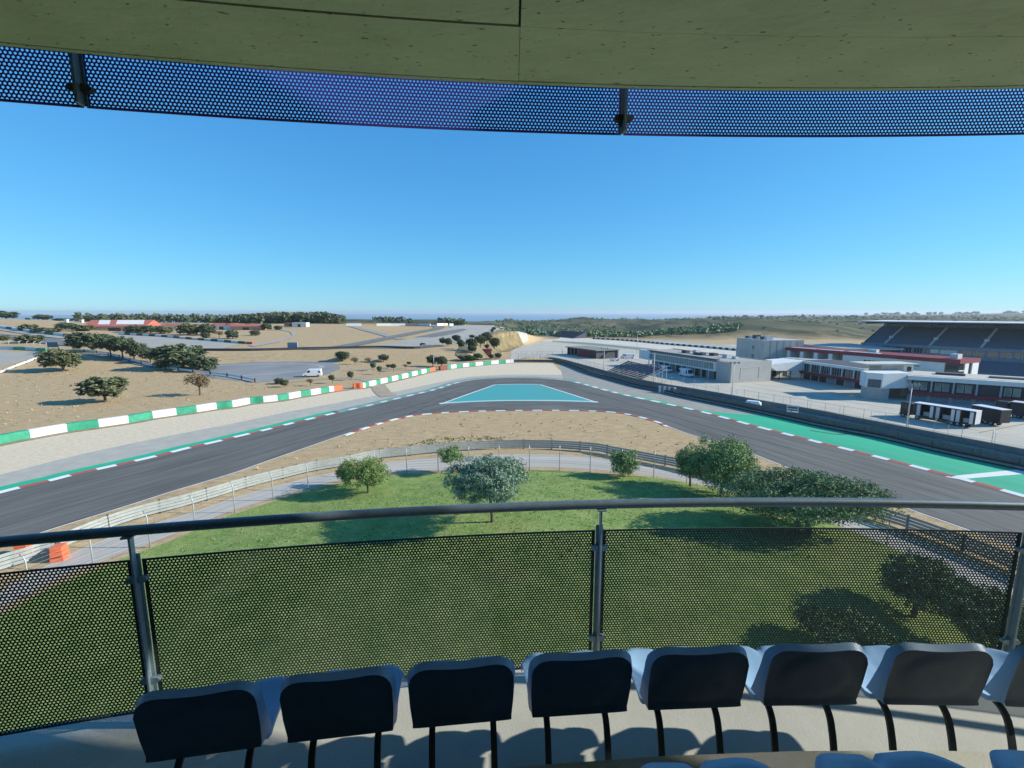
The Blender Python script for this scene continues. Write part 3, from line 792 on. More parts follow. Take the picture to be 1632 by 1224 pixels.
RL2 = gline([(-140,967),(-60,940),(0,911),(31,903),(60,892),(90,884)])
guardrail('guardrail', 'short piece of guardrail at the left edge behind the two orange blocks', RL2)
def block(px, py, z, w, d, h, rz, label):
    p = G(px, py, z); root = empty('water_barrier', p, rz, label, 'barrier', 'orange barrier blocks at the guardrail opening')
    for k in range(3):
        mb = MB().box(-w/2 + .03*k, w/2 - .03*k, -d/2 + .02*k, d/2 - .02*k, k*h/3 + .01, (k+1)*h/3 - .02)
        bev(mb.build('segment', ORANGE, root), .03)
    MB().box(-w/2 - .0 + .1, w/2 - .1, -d/2 - .02, -d/2 + .015, h*.3, h*.36).build('slot', DRED, root)
block(40, 884, 0, .9, 1.1, 1.25, .4, 'orange plastic block just under the handrail at the end of the long guardrail')
block(96, 891, 0, .9, 1.1, 1.2, .4, 'second orange plastic block, right of the first across the guardrail opening')

def wirefence(name, label, line, h=3.0, post=3.5, crank=.45, wires=9, pr=.045, zb=0, maxpost=98, side=1, group=None, pname='post', zf=None, wr=.010):
    L_ = resample(line, 2)[1]; n = min(maxpost, max(2, int(L_ / post))); pc, _ = resample(line, n + 1)
    mid = pc[len(pc)//2]; root = empty(name, (mid[0], mid[1], zb), 0, label, 'fence', group)
    off = offset(pc, crank * side)
    Z = (lambda p: zb) if zf is None else (lambda p: zf(p[0], p[1]))
    for p, q in zip(pc, off):
        z = Z(p); mb = MB().tube([(p[0], p[1], z - .2), (p[0], p[1], z + h * .86), (p[0]*.7+q[0]*.3, p[1]*.7+q[1]*.3, z + h*.94), (q[0], q[1], z + h)], pr, 6)
        local(mb, root).build(pname, POSTM, root, smooth=True)
    wm = MB()
    for k in range(wires):
        f = (k + .3) / wires
        wm.tube([(p[0], p[1], Z(p) + h * .86 * f) for p in pc], wr, 3, cap=False)
    local(wm, root).build('wire_mesh', CHAIN, root)
    return root
pl = [G(x, y) for x, y in post_px]
wf = wirefence('debris_fence', 'wire fence of tall grey posts with cranked tops between the lawn and the access road', cr(pl, 4), h=3.2, post=3.75, pr=.05)
# right side: tyre wall, two guardrails, service strip, retaining wall with fence
TY = between(OBL, 884, 1800)
mid = TY[len(TY)//2]; tw = empty('tyre_wall', (mid[0], mid[1], 0), 0, 'low black tyre wall along the pale verge on the right of the hairpin', 'barrier')
local(extrude_line(MB(), TY, [(0, .02), (0, .75), (.55, .75), (.55, .02)]), tw).build('tyre_stack', RUBBER, tw)
local(extrude_line(MB(), TY, [(-.02, .22), (-.02, .52), (-.045, .52), (-.045, .22)]), tw).build('conveyor_band', mat('grey_belt', (.20, .21, .20), .7, .2, 2), tw)
guardrail('guardrail', 'guardrail with three pale beams directly behind the tyre wall on the right', offset(TY, .85), beams=4, post=4.5, bm_=SHRAIL)
guardrail('guardrail', 'rear guardrail running along the service strip below the paddock fence', offset(TY, 3.0), beams=3, post=4.5, bm_=SHRAIL)
F2L = cr([G(x, y) for x, y in F2PIX], 6)
loft('service_road', offset(F2L, .4), [p for p in offset(TY, 1.0)], .009, ASPH2, 160)
rw = empty('retaining_wall', (*F2L[len(F2L)//2][:2], 0), 0, 'low grey concrete wall carrying the paddock fence on the right', 'wall')
WALLM = mat('grey_concrete_wall', (.17, .185, .17), .9, .15, 1)
local(extrude_line(MB(), F2L, [(0, -6), (0, 1.0), (.35, 1.0), (.35, -6)]), rw).build('wall_body', WALLM, rw)
fl = offset(F2L, .17)
wirefence('paddock_fence', 'thin wire fence of short grey posts on the concrete wall beside the paddock', fl, h=2.0, post=3.4, crank=.25, wires=4, pr=.032, zb=1.0)
wirefence('paddock_fence', 'second line of thinner posts standing just inside the paddock wall', offset(F2L, 3.5), h=2.6, post=5.5, crank=.0, wires=3, pr=.03, zb=-.6)
# fence across the end of the hairpin, with a pale lattice frame behind
EN = gline([(814,577.2),(840,577),(862,577),(886,577.4)])
bw = empty('concrete_barrier', (*EN[len(EN)//2][:2], 0), 0, 'dark low concrete barrier under the fence at the far end of the hairpin', 'barrier')
local(extrude_line(MB(), EN, [(0, 0), (0, .95), (.4, .95), (.4, 0)]), bw).build('barrier_body', mat('dark_concrete', (.10, .10, .10), .9, .1, 2), bw)
wirefence('debris_fence', 'tall see-through fence on the dark barrier at the far end of the hairpin', offset(EN, .2), h=3.4, post=3.0, crank=.5, wires=6, pr=.05, zb=.6)
lat = MB(); A_, B_ = G(822, 572.5, 0), G(881, 572.5, 0)
for i in range(15):
    p = A_.lerp(B_, i / 14)
    for dz in (0,): lat.bar(p, p + Vector((0, 0, 3.4)), .07)
    if i < 14:
        q = A_.lerp(B_, (i + 1) / 14)
        for z in (.1, 1.1, 2.2, 3.3): lat.bar(p + Vector((0, 0, z)), q + Vector((0, 0, z)), .05)
        lat.bar(p + Vector((0, 0, .1 if i % 2 else 3.3)), q + Vector((0, 0, 3.3 if i % 2 else .1)), .05)
lo_ = lat.build('lattice_frame', mat('pale_steel', (.55, .6, .6), .5, .05, 2)); tag(lo_, 'pale steel lattice frame behind the fence at the far end of the hairpin', 'lattice')
# low white wall round the dry field on the left, far-left fence
fw_px = [(-160,640),(0,596.5),(51,583.5),(62,581),(80,575.5),(123.5,573),(157,575),(190,578.5),(249,586.5),(300,593.5),(356,599.5),(390,605.5),(407,609.5)]
FWL = cr([G(x, y) for x, y in fw_px], 5)
fw = empty('field_wall', (*FWL[10][:2], 0), 0, 'low white rail barrier along the far side of the dry field on the left', 'barrier')
FWL = [Vector(p) for p in resample(FWL, 70)[0]]
PP = [[(p.x, p.y + o, hm(p.x, p.y) + z) for o, z in ((0, .35), (0, 1.05), (.14, 1.05), (.14, .35))] for p in FWL]
local(MB().grid(PP, closed_u=True), fw).build('rail_board', BWHITE, fw)
pc, _ = resample(FWL, 26)
for p in pc: local(MB().box(p[0]-.15, p[0]+.15, p[1]-.25, p[1]-.02, hm(*p) - .1, hm(*p) + 1.25), fw).build('post', DARKP, fw)
LF = cr([G(x, y) for x, y in [(-150,622),(-60,597),(0,578),(25,573),(45,569),(58,565),(61,556)]], 5)
wirefence('debris_fence', 'cranked debris fence round the pale run-off at the far left edge', LF, h=3.2, post=4.5, crank=.9, wires=6, pr=.08, side=1)
LF2 = cr([hit(x, y) for x, y in [(-60,553),(0,556),(30,556),(55,557),(85,559)]], 4)
wirefence('debris_fence', 'far debris fence with cranked posts behind the green and white wall at the left edge', LF2, h=3.6, post=4.2, crank=.9, wires=5, pr=.09, zf=lambda x, y: hm(x, y))
gl = LF2; l3 = [Vector((p[0], p[1] - 3, 0)) for p in gl]
pw = empty('tyre_barrier', (l3[4][0], l3[4][1], hm(l3[4][0], l3[4][1])), 0, 'green and pale block wall in front of the far debris fence at the left edge', 'barrier')
cut, _ = resample(l3, 9)
for i in range(8):
    a, b = cut[i], cut[i+1]; z = min(hm(*a), hm(*b))
    local(MB().bar((a[0], a[1], z + .75), (b[0], b[1], z + .75), .5, 1.5), pw).build('panel', [mat('pale_blue_block', (.45, .58, .62), .7, .1, 2), BGREEN][i % 2], pw)
# marshal screen
p = hit(86, 561); ms = empty('marshal_post', p, 0, 'grey screen on two posts behind the tree at the far left', 'marshal post')
for s in (-1, 1): MB().box(s*2.2 - .08, s*2.2 + .08, -.1, .1, 0, 4).build('post', POSTM, ms)
MB().box(-2.3, 2.3, -.18, -.1, 2.0, 4.1).build('screen', mat('blue_grey_screen', (.10, .14, .18), .5, .1, 2), ms)
MB().box(-2.4, 2.4, -.25, .15, 4.1, 4.25).build('top_rail', POSTM, ms)

# ------------------------------------------------------------------ far circuit surfaces (draped)
def H(*pix): return [hit(x, y) for x, y in pix]
FASPH = mat('far_asphalt', (.16, .17, .165), .9, .1, .3); FPALE = mat('far_pale_runoff', (.40, .37, .305), .9, .14, .12, col2=(.33, .315, .27))
PAD = mat('skid_pad_asphalt', (.27, .27, .255), .9, .1, .08, col2=(.19, .20, .20), stretch=(1, .5, 1))
draped('skid_pad', H((318,601),(345,581),(400,577),(470,576.5),(520,577),(540,581),(543,588),(525,596),(490,602),(440,607),(410,610),(370,606)), .06, PAD)
pr_ = [G(x, y, .0) for x, y in [(345,583),(440,579.5),(500,581),(512,586),(480,591),(420,597),(360,600)]]
l_ = cr(pr_, 6); loft('pad_ring', offset(l_, .8), offset(l_, -.8), .075, mat('ring_line', (.34, .34, .32), .9, .1, .5), 80)
ribbon('service_road', cr(H((430,612),(480,607),(540,602),(580,604),(600,612),(608,624),(620,632)), 6), 4, .075, mat('dirt_road', (.36, .29, .20), .95, .1, .3))
ribbon('gravel_track', cr(H((545,592),(590,588),(650,590),(700,592)), 6), 2.5, .07, mat('dirt_road', (.36, .29, .20), .95, .1, .3))
draped('gravel_trap', H((150,533),(200,534.5),(260,538),(330,544),(384,549),(366,558.5),(350,561.5),(300,561),(200,553),(160,545)), .20, FPALE)
draped('far_road', H((395,551),(440,543),(466,535),(462,529),(445,526.5),(449,525.5),(468,528.5),(472,535),(447,545),(405,553)), .22, FPALE)
big = H((500,560),(560,557.5),(620,556),(690,554),(735,547),(762,542),(800,531),(818,526.5),(800,521.5),(770,518.5),(735,517.5),(713,520),(720,523),(690,532),(640,545),(560,555),(500,558.5))
draped('run_off', big, .20, FPALE)
ribbon('far_track', cr(H((470,559.5),(520,556),(560,550.5),(600,543),(640,535),(670,529),(695,524.5),(700,521.5),(690,519.8),(640,519.5)), 6), 9, .30, FASPH)
draped('far_track', H((662,538),(690,532),(715,527.5),(738,524.5),(745,526),(712,535),(690,538)), .34, FASPH)
ribbon('service_road', cr(H((560,521),(590,528),(620,536),(640,541)), 5), 6, .26, mat('mid_grey_road', (.30, .29, .26), .9, .1, .3))
ribbon('far_road', cr(H((-60,519),(0,523),(60,531),(120,538),(170,541)), 6), 14, .3, FPALE)
ribbon('far_track', cr(H((-60,531),(0,536),(50,540),(90,546),(120,549),(150,552)), 6), 11, .32, FASPH)
ribbon('far_track', cr(H((120,562),(150,566),(200,575),(260,586)), 6), 4, .2, FASPH)
draped('run_off', H((-80,570),(0,560),(58,561),(58,570),(0,585),(-80,610)), .05, FPALE)
er = H((310,562.5),(400,563),(500,561),(600,558),(660,556.5),(700,553))
er = cr(er, 5)
gr_ = empty('far_guardrail', er[8], 0, 'dark guardrail along the edge of the upper plateau above the dry bank', 'guardrail')
P = [[(p[0], p[1], hm(p[0], p[1]) + z) for z in (0, 1.1)] for p in er]
P = [[a, b, (b[0], b[1] + .3, b[2]), (a[0], a[1] + .3, a[2])] for a, b in P]
local(MB().grid(P, closed_u=True), gr_).build('rail_face', mat('dark_rail', (.055, .06, .06), .8, .2, 1), gr_)
def dashed(label, pts, n, cols, h=1.1, th=.8, cat='barrier', name='tyre_barrier'):
    c, _ = resample(cr(pts, 6), n + 1); root = empty(name, (c[n//2][0], c[n//2][1], hm(*c[n//2])), 0, label, cat)
    for i in range(n):
        a, b = c[i], c[i+1]; za, zb = hm(*a), hm(*b); m = cols[i % len(cols)]
        if m is None: continue
        local(MB().bar((a[0], a[1], za + h/2), (b[0], b[1], zb + h/2), th, h), root).build('panel', m, root)
    return root
dashed('thin barrier of white and dark green blocks behind the far gravel area on the left', H((190,533),(260,537),(330,543),(392,548)), 20, [BWHITE, mat('deep_green', (.03, .09, .05), .7, .2, 1)])
dashed('short red barrier continuing the far white and green wall', H((393,548.3),(403,548.6)), 2, [mat('barrier_red', (.5, .07, .05), .6, .1, 1)])
dashed('barrier of pale and green blocks along the far road in the left corner', H((-60,520),(0,524),(60,531.5),(118,537.5)), 14, [BWHITE, mat('deep_green', (.03, .09, .05), .7, .2, 1)], h=1.6)
dashed('row of white blocks along the far crest left of the distant turn', H((552,520.5),(590,520),(630,519.7),(660,519.5),(693,519.5),(722,519)), 14, [BWHITE, None, BWHITE, BWHITE, mat('barrier_pink', (.75, .4, .33), .6, .1, 1)], h=2.0)
dashed('low white wall under the trees at the edge of the plateau', H((672,553.5),(690,553.5)), 3, [BWHITE], h=1.2, name='low_wall', cat='wall')

# paddock at z = -5 and the far straight
PADC = mat('paddock_concrete', (.50, .46, .365), .9, .07, .12, col2=(.42, .395, .32))
pts = [tuple(p) for p in offset(F2L, .5)]
pts = [(p[0], p[1]) for p in pts] + [tuple(G(1900, 640, -5)[:2]), tuple(G(1900, 560, -5)[:2]), tuple(G(1300, 550, -5)[:2]), tuple(G(1080, 549, -5)[:2]), tuple(G(940, 541, -5)[:2]), tuple(G(845, 539, -5)[:2]), tuple(G(815, 560, -5)[:2]), (-2, 206), (2, 197)]
sheet('paddock', pts, -4.96, PADC)
JOINT = mat('joint_line', (.16, .16, .15), .9, .1, 1)
for k, (x0, y0, x1, y1) in enumerate([(1180,615,1560,672),(1185,622,1500,672),(1240,613,1385,634),(1150,628,1480,682),(1090,617,1632,712),(900,577,1000,592),(930,575,1060,603),(850,556,1010,572),(860,549,930,555),(1060,606,1150,620),(1560,690,1632,676),(1200,612,1632,668)]):
    a, b = G(x0, y0, -5), G(x1, y1, -5); l_ = [a.lerp(b, t/10) for t in range(11)]
    loft('joint_line', offset(l_, .14), offset(l_, -.14), -4.945, JOINT, 20)
P5 = lambda *pix: cr([G(x, y, -5) for x, y in pix], 6)
def band(name, lo, hi, z, m): loft(name, P5(*lo), P5(*hi), z, m, 80)
band('run_off', [(838,543),(900,546),(960,551),(1060,561),(1180,573)], [(836,536),(900,537.5),(950,539.5),(1080,546.5),(1190,555)], -4.94, mat('far_straight_pale', (.56, .51, .41), .9, .1, .1))
band('far_track', [(880,544.6),(940,550),(1000,556),(1080,563.5),(1180,573.5)], [(880,543),(940,546.5),(1000,552),(1080,559.5),(1180,569)], -4.92, mat('far_green_track', (.17, .22, .18), .9, .1, .2))
band('far_road', [(1040,543.5),(1100,548.6),(1180,556.3)], [(1040,541.5),(1100,545.6),(1180,552.5)], -4.93, mat('far_grey_road', (.33, .35, .34), .9, .1, .2))
wirefence('paddock_fence', 'long line of thin posts between the paddock and the far straight', P5((905,547.5),(940,551.5),(980,556),(1018,561)), h=4.0, post=7, crank=0, wires=3, pr=.06, zb=-5)
def dash5(label, pts, n, ms, h, zb=-5):
    c, _ = resample(P5(*pts), n + 1); root = empty('tyre_barrier', (c[n//2][0], c[n//2][1], zb), 0, label, 'barrier')
    for i in range(n):
        m = ms[i % len(ms)]
        if m: local(MB().bar((c[i][0], c[i][1], zb + h/2), (c[i+1][0], c[i+1][1], zb + h/2), 1.2, h), root).build('panel', m, root)
dash5('dotted dark and white line of blocks along the far straight', [(945,540.2),(1000,543.5),(1060,549),(1120,554),(1178,559.5)], 56, [RUBBER, mat('barrier_offwhite', (.6, .58, .5), .7, .1, 1)], 1.4)

draped('scrub_bank', H((786,536),(800,530.5),(822,527),(832,538),(836,549),(812,560),(797,561),(786,553)), .25, mat('scrubby_bank', (.30, .22, .10), .95, .1, .12, col2=(.14, .12, .05), detail=9), L=3)
draped('scrub_bank', H((726,566),(736,549),(758,539.5),(785,534.5),(790,553),(799,562),(792,573),(738,575)), .22, mat('shade_painted_scrub', (.24, .185, .10), .95, .1, .2, col2=(.11, .105, .05), detail=9), L=3)  # darker drape painting the shade under the bank pines
draped('concrete_slope', H((803,530.5),(822,527),(842,545),(834,549.5),(816,538)), .45, mat('slope_concrete', (.42, .40, .34), .9, .1, .3), L=3)
# ------------------------------------------------------------------ buildings beside the paddock (ground there is z = -5)
ZP = -4.96
BW = mat('white_render', (.66, .68, .66), .8, .05, .6); BC = mat('fair_faced_concrete', (.44, .44, .40), .9, .10, .5, col2=(.38, .385, .36))
BRED = mat('red_cladding', (.20, .025, .03), .6, .12, 1); GLASS = mat('dark_window_glass', (.035, .055, .06), .12, .3, .4, spec=.6)
GLASS2 = mat('pale_green_glass', (.16, .24, .22), .15, .25, .5, spec=.6); MULL = mat('window_mullion', (.50, .53, .54), .6, .05, 2)
ROOFG = mat('gravel_roof', (.34, .33, .28), .95, .1, .5); ROOFD = mat('dark_roof_felt', (.06, .065, .075), .8, .15, 1)
SHUT = mat('grey_shutter_door', (.22, .28, .36), .6, .06, 1); DOORM = mat('dark_doorway', (.03, .035, .045), .6, .1, 1)
def frame(name, label, cat, A, B, z=ZP, group=None):
    A = Vector((A[0], A[1])); B = Vector((B[0], B[1])); d = B - A
    r = empty(name, (A.x, A.y, z), math.atan2(d.y, d.x), label, cat, group); return r, d.length
def bx(name, r, m, *b, bw=0):
    mb = MB()
    for t in (b if isinstance(b[0], (tuple, list)) else (b,)): mb.box(*t)
    o = mb.build(name, m, r)
    return bev(o, bw) if bw else o
def windows(r, x0, x1, z0, z1, n, y, glass, gap=.25, mull=3, name='window'):
    w = (x1 - x0) / n
    for i in range(n):
        a, b = x0 + i*w + gap/2, x0 + (i+1)*w - gap/2
        g = bx(name, r, glass, a, b, y, y + .06, z0, z1)
        bx('frame', g, MULL, *[((a + (b-a)*k/mull) - .05, (a + (b-a)*k/mull) + .05, y - .06, y - .003, z0, z1) for k in range(mull + 1)], (a - .05, b + .05, y - .058, y - .004, z1 - .001, z1 + .08), (a - .05, b + .05, y - .058, y - .004, z0 - .08, z0 + .001)) if mull else None
# long low building with glass upper storey
A1, B1_ = G(1020, 582, -5), G(1164, 611, -5)
r, L1 = frame('paddock_building', 'long low concrete building with pale glass upper storey and blank end wall facing the hairpin', 'building', A1, B1_)
H1 = 7.3; W1 = 17.5
bx('wall', r, BC, (L1 - 7.5, L1, 0, W1, 0, H1), (6, L1 - 7.52, 2.6, W1, 0, 3.4), (.4, L1 - 7.52, .5, W1, 3.42, H1 - .02))
bx('upper_block', r, BW, 0, 8.5, -.7, .48, 3.3, H1 + .25)
fr = bx('fascia', r, BW, (8.52, L1 - 7.52, -.7, .48, 3.3, 3.95), (8.52, L1 - 7.52, -.7, .48, 6.35, 6.75), (L1 - 8.4, L1 - 7.52, -.7, .48, 3.96, 6.34))
bx('roof_edge', r, ROOFD, 6, L1 - 7.6, -.2, 1.2, 7.3, 7.75)
bx('roof', r, ROOFG, .2, L1 - .2, 1.3, W1 - .2, H1, H1 + .08)
bx('parapet', r, BC, (L1 - .45, L1, .0, W1, H1 + .003, H1 + .4), (.4, L1 - .46, W1 - .3, W1, H1 + .09, H1 + .35))
windows(r, 8.6, L1 - 8.5, 3.97, 6.33, 14, .0, GLASS2, .12, 2)
for k in range(11):
    x = 7 + k * (L1 - 15) / 11
    bx('door' if k % 3 else 'garage_door', r, DOORM if k % 3 else SHUT, x + .3, x + 3.7, 2.5, 2.58, 0, 3.1)
    bx('pillar', r, BW, x - .15, x + .15, .1, .4, 0, 3.29)
for (x, y, w, d, h) in ((20, 8, 3, 2, 1.2), (25, 10, 2, 2, 1.6), (28, 8, 6, 1.5, .9), (34, 11, 3, 2, 1.1), (44, 9, 2.5, 2.5, 1.5), (48, 10, 2, 1.4, .8)):
    bx('roof_unit', r, ROOFD if w > 2.6 else MULL, x, x + w, y, y + d, H1 + .1, H1 + .1 + h)
for (a, b, c, d) in ((4.0, 12.3, 5.35, 5.5), (4.0, 12.3, 1.3, 1.45), (4.0, 4.15, 1.46, 5.34), (12.15, 12.3, 1.46, 5.34)):
    bx('wall_frame', r, MULL, L1, L1 + .08, a, b, c, d)
# concrete tower block
r, Lt = frame('tower_block', 'tall windowless concrete block behind the long low building', 'building', (114, 236), (115.5, 213))
bx('wall', r, BC, 0, Lt, 0, 19, 0, 12.2)
bx('window', r, GLASS, Lt - 9, Lt - 7.6, -.05, -.004, 7.5, 9.2); bx('window', r, GLASS, Lt - 9.2, Lt - 7.6, -.05, -.004, 3.4, 5.2)
for i in range(6): bx('roof_unit', r, MULL if i % 2 else ROOFD, 2 + i*3.2, 4 + i*3.2, 3, 6, 12.2, 13.2 + .4 * (i % 3))
bx('seam', r, DOORM, *[(Lt + .002, Lt + .03, 19*k/6 - .04, 19*k/6 + .04, .1, 12.1) for k in range(1, 6)])
# middle building with red band
A3, B3 = (109.5, 175), (114.2, 148.5)
r, L3 = frame('pit_building', 'two storey building with white roof edge, tall windows and a dark red band', 'building', A3, B3)
bx('wall', r, BC, 0, L3, 1.2, 14, 0, 3.0); bx('upper_wall', r, DOORM, 0, L3, .4, 14, 3.02, 6.0)
bx('roof', r, BW, -1.5, L3, -.9, 14.3, 6.02, 6.95); bx('roof_deck', r, ROOFD, 0, L3 - .5, 0, 13.6, 6.96, 7.05)
bx('red_band', r, BRED, 0, L3, -.45, .38, 2.1, 3.1)
windows(r, .3, L3 - .1, 3.2, 5.9, 6, .3, GLASS, .5, 4)
for k in range(6): bx('pillar', r, BW, .1 + k*L3/6, .42 + k*L3/6, -.3, .1, 3.12, 6.0)
for k, m in enumerate((DOORM, DOORM, DOORM, SHUT, DOORM, SHUT, DOORM)): bx('door', r, m, .6 + k*3.6, 3.6 + k*3.6, 1.12, 1.19, 0, 2.0)
# white awning joining the low building and the middle one
r, La = frame('white_canopy', 'white sloping canopy between the blank end wall and the red banded building', 'canopy', (93, 172), (109, 176))
mb = MB(); mb.q((0,-3,5.9),(La,-3,7.0),(La,7,7.0),(0,7,6.4)); mb.q((0,-3,5.9),(4,-3,3.5),(La,-3,3.3),(La,-3,7.0)); mb.q((0,-3,5.9),(0,7,6.4),(0,7,3.5),(4,-3,3.5)); mb.q((4,-3,3.5),(0,7,3.5),(La,7,3.3),(La,-3,3.3)); mb.q((La,-3,7),(La,-3,3.3),(La,7,3.3),(La,7,7)); mb.q((0,7,6.4),(La,7,7),(La,7,3.3),(0,7,3.5))
mb.build('canopy_shell', BW, r)
bx('wall', r, BC, 0, La, 4, 6.9, 0, 3.25)
for k in range(6): bx('door', r, DOORM if k % 2 else BW, 1 + k*2.6, 2.8 + k*2.6, 3.93, 3.99, .2, 2.8)
for k in range(4): bx('post', r, DARKP, 1 + k*5, 1.2 + k*5, -2.4, -2.2, 0, 3.28)
# upper white building with long red roof
A5, B5 = (126, 214), (152, 156.5)
r, L5 = frame('main_pit_building', 'long white building under a long dark red roof edge, behind the red banded buildings', 'building', A5, B5)
bx('wall', r, BW, (L5 * .40, L5 - 4.2, 0, 13, 0, 7.6)); bx('rear_wall', r, BC, 0, L5 * .40 - .02, 5, 13, 0, 7.3)
bx('roof', r, BRED, (0, L5, -.4, 13.4, 7.62, 9.0)); bx('roof_light', r, MULL, (2, L5 * .2, .5, 3, 9.0, 9.1), (L5 * .22, L5 * .38, .5, 3, 9.0, 9.1), (L5 * .42, L5 * .6, .5, 3, 9.0, 9.1))
bx('roof_unit', r, MULL, (L5 * .5, L5 * .55, 5, 7, 9.0, 10.2), (L5 * .93, L5 * .965, 3, 6, 9.0, 10.6))
for k in range(4): bx('buttress', r, BW, k*6.2 + 1, k*6.2 + 2.6, -.2, 4.9, 3.5, 7.6)
bx('terrace', r, BC, -6, L5 * .40 - .03, -8, 4.8, 2.5, 3.4)
bx('window', r, GLASS, *[(L5*.40 + 8 + k*1.5, L5*.40 + 9.1 + k*1.5, -.05, -.004, 5.4, 6.3) for k in range(4)])
bx('window_band', r, GLASS, (L5*.55, L5*.68, -.05, -.004, 5.8, 6.15), (L5*.70, L5*.82, -.05, -.004, 5.5, 5.85), (L5*.62, L5*.78, -.05, -.004, 4.4, 4.8))
bx('end_bay', r, GLASS, L5 - 4.18, L5 - .5, .3, 12.5, 0, 7.55)
bx('end_frame', r, BW, (L5 - .48, L5 - .1, 3.5, 6, 0, 7.6), (L5 - .48, L5 - .1, 8.5, 12.8, 0, 7.6), *[(L5 - .48, L5 - .12, .1, 3.4, z, z + .25) for z in (1, 3, 5)])
# low roofs between and behind
r, L_ = frame('low_annex', 'flat grey annexe roof stepping down in front of the long white building', 'building', (112, 192), (134, 160))
bx('wall', r, BC, 0, L_, 0, 7, 0, 5.7); bx('roof', r, ROOFG, -.4, L_ + .4, -.4, 7.3, 5.72, 6.1)
bx('roof_edge', r, BW, -.5, L_ + .5, -.55, -.42, 5.6, 6.3)
r, L_ = frame('rooftop_hut', 'small square hut with flat overhanging roof above the white block', 'building', (111, 138.5), (119, 138.5))
bx('wall', r, BC, 0, 6.6, 0, 5, 0, 9.3); bx('side_wall', r, BW, (6.62, 9.5, 0, 5, 0, 9.3)); bx('window', r, GLASS, 7.6, 8.9, -.05, -.004, 7.4, 8.8)
bx('roof', r, mat('pale_roof_slab', (.55, .54, .44), .9, .05, 1), -5.5, 10.3, -1.0, 6, 9.32, 9.75)
# hall with flat grey roof behind
r, L_ = frame('grey_roof_hall', 'wide hall with a flat pale grey roof behind the red roof building', 'building', (151, 246), (150, 210))
bx('wall', r, ROOFD, 1, L_ - 1, 1, 26, 0, 8.0); bx('roof', r, mat('pale_metal_roof', (.36, .38, .34), .7, .08, .2), 0, L_, 0, 27, 8.02, 8.7)
bx('roof_seam', r, MULL, *[(k*L_/8 - .04, k*L_/8 + .04, .2, 26.8, 8.70, 8.76) for k in range(1, 8)])
# right building
A4, B4 = (113.6, 131.2), (130.6, 118.2)
d4 = Vector((B4[0]-A4[0], B4[1]-A4[1])).normalized(); B4x = (A4[0] + d4.x * 50, A4[1] + d4.y * 50)
r, L4 = frame('garage_building', 'building at the right edge with white fascia, red band and grey garage doors', 'building', A4, B4x)
bx('wall', r, BC, 0, L4, 1.0, 14, 0, 2.2); bx('upper_wall', r, ROOFD, 0, L4, .6, 14, 2.22, 5.95)
bx('fascia', r, BW, -.5, L4, -.9, 14.3, 5.97, 7.15); bx('roof_deck', r, mat('pale_flat_roof', (.48, .45, .37), .9, .08, .5), 0, L4, .5, 13.8, 7.16, 7.25)
bx('roof_step', r, ROOFD, (6, 12, 6, 9, 7.26, 7.8), (17, 26, 5, 8, 7.26, 7.6))
bx('red_band', r, BRED, 0, L4, -.7, .58, 1.85, 2.85)
n = 11
for k in range(n):
    x = k * L4 / n
    bx('pillar', r, mat('grey_pillar', (.33, .37, .42), .8, .05, 1), x, x + .38, -.3, .1, 2.87, 5.95)
    if k % 2 == 0 or k < 2:
        for q in (0, 1):
            g = bx('window', r, GLASS2, x + 1.0 + q*1.6, x + 2.2 + q*1.6, .52, .59, 3.1, 5.4); bx('frame', g, MULL, (x + .95 + q*1.6, x + 1.03 + q*1.6, .45, .51, 3.1, 5.4), (x + 2.17 + q*1.6, x + 2.25 + q*1.6, .45, .51, 3.1, 5.4))
    g = bx('garage_door', r, SHUT, x + .3, x + 4.2, .9, .99, 0, 1.82)
    bx('door_window', g, DOORM, *[(x + .6 + j*.9, x + 1.2 + j*.9, .86, .898, 1.25, 1.45) for j in range(4)])
# white block at its left end
WBp = [(102.6, 133.2), (105.4, 130.6), (114.2, 131.8), (115.5, 138), (104.5, 138)]
r = empty('white_block', (105.4, 130.6, ZP), 0, 'plain white two storey block with a recessed opening, between the two red banded buildings', 'building')
local(MB().prism(WBp, ZP + 3.4, ZP + 7.7), r).build('upper_block', BW, r)
local(MB().prism([(103.2, 133.4), (105.6, 131.0), (108.2, 131.4), (113.6, 137.6), (104.8, 137.6)], ZP, ZP + 3.38), r).build('lower_wall', BC, r)
d_ = (Vector((105.4, 130.6)) - Vector((102.6, 133.2))).normalized(); n_ = Vector((-d_.y, d_.x)) * -1
n_ = Vector((-.68, -.73)); p0 = Vector((102.6, 133.2)) + d_ * .5 + n_ * .02; p1 = Vector((105.4, 130.6)) - d_ * .3 + n_ * .02
mb = MB(); mb.q((p0.x, p0.y, ZP + 3.5), (p1.x, p1.y, ZP + 3.5), (p1.x, p1.y, ZP + 5.9), (p0.x, p0.y, ZP + 5.9)); local(mb, r).build('opening', mat('recess_grey', (.10, .12, .13), .8, .2, 1), r)
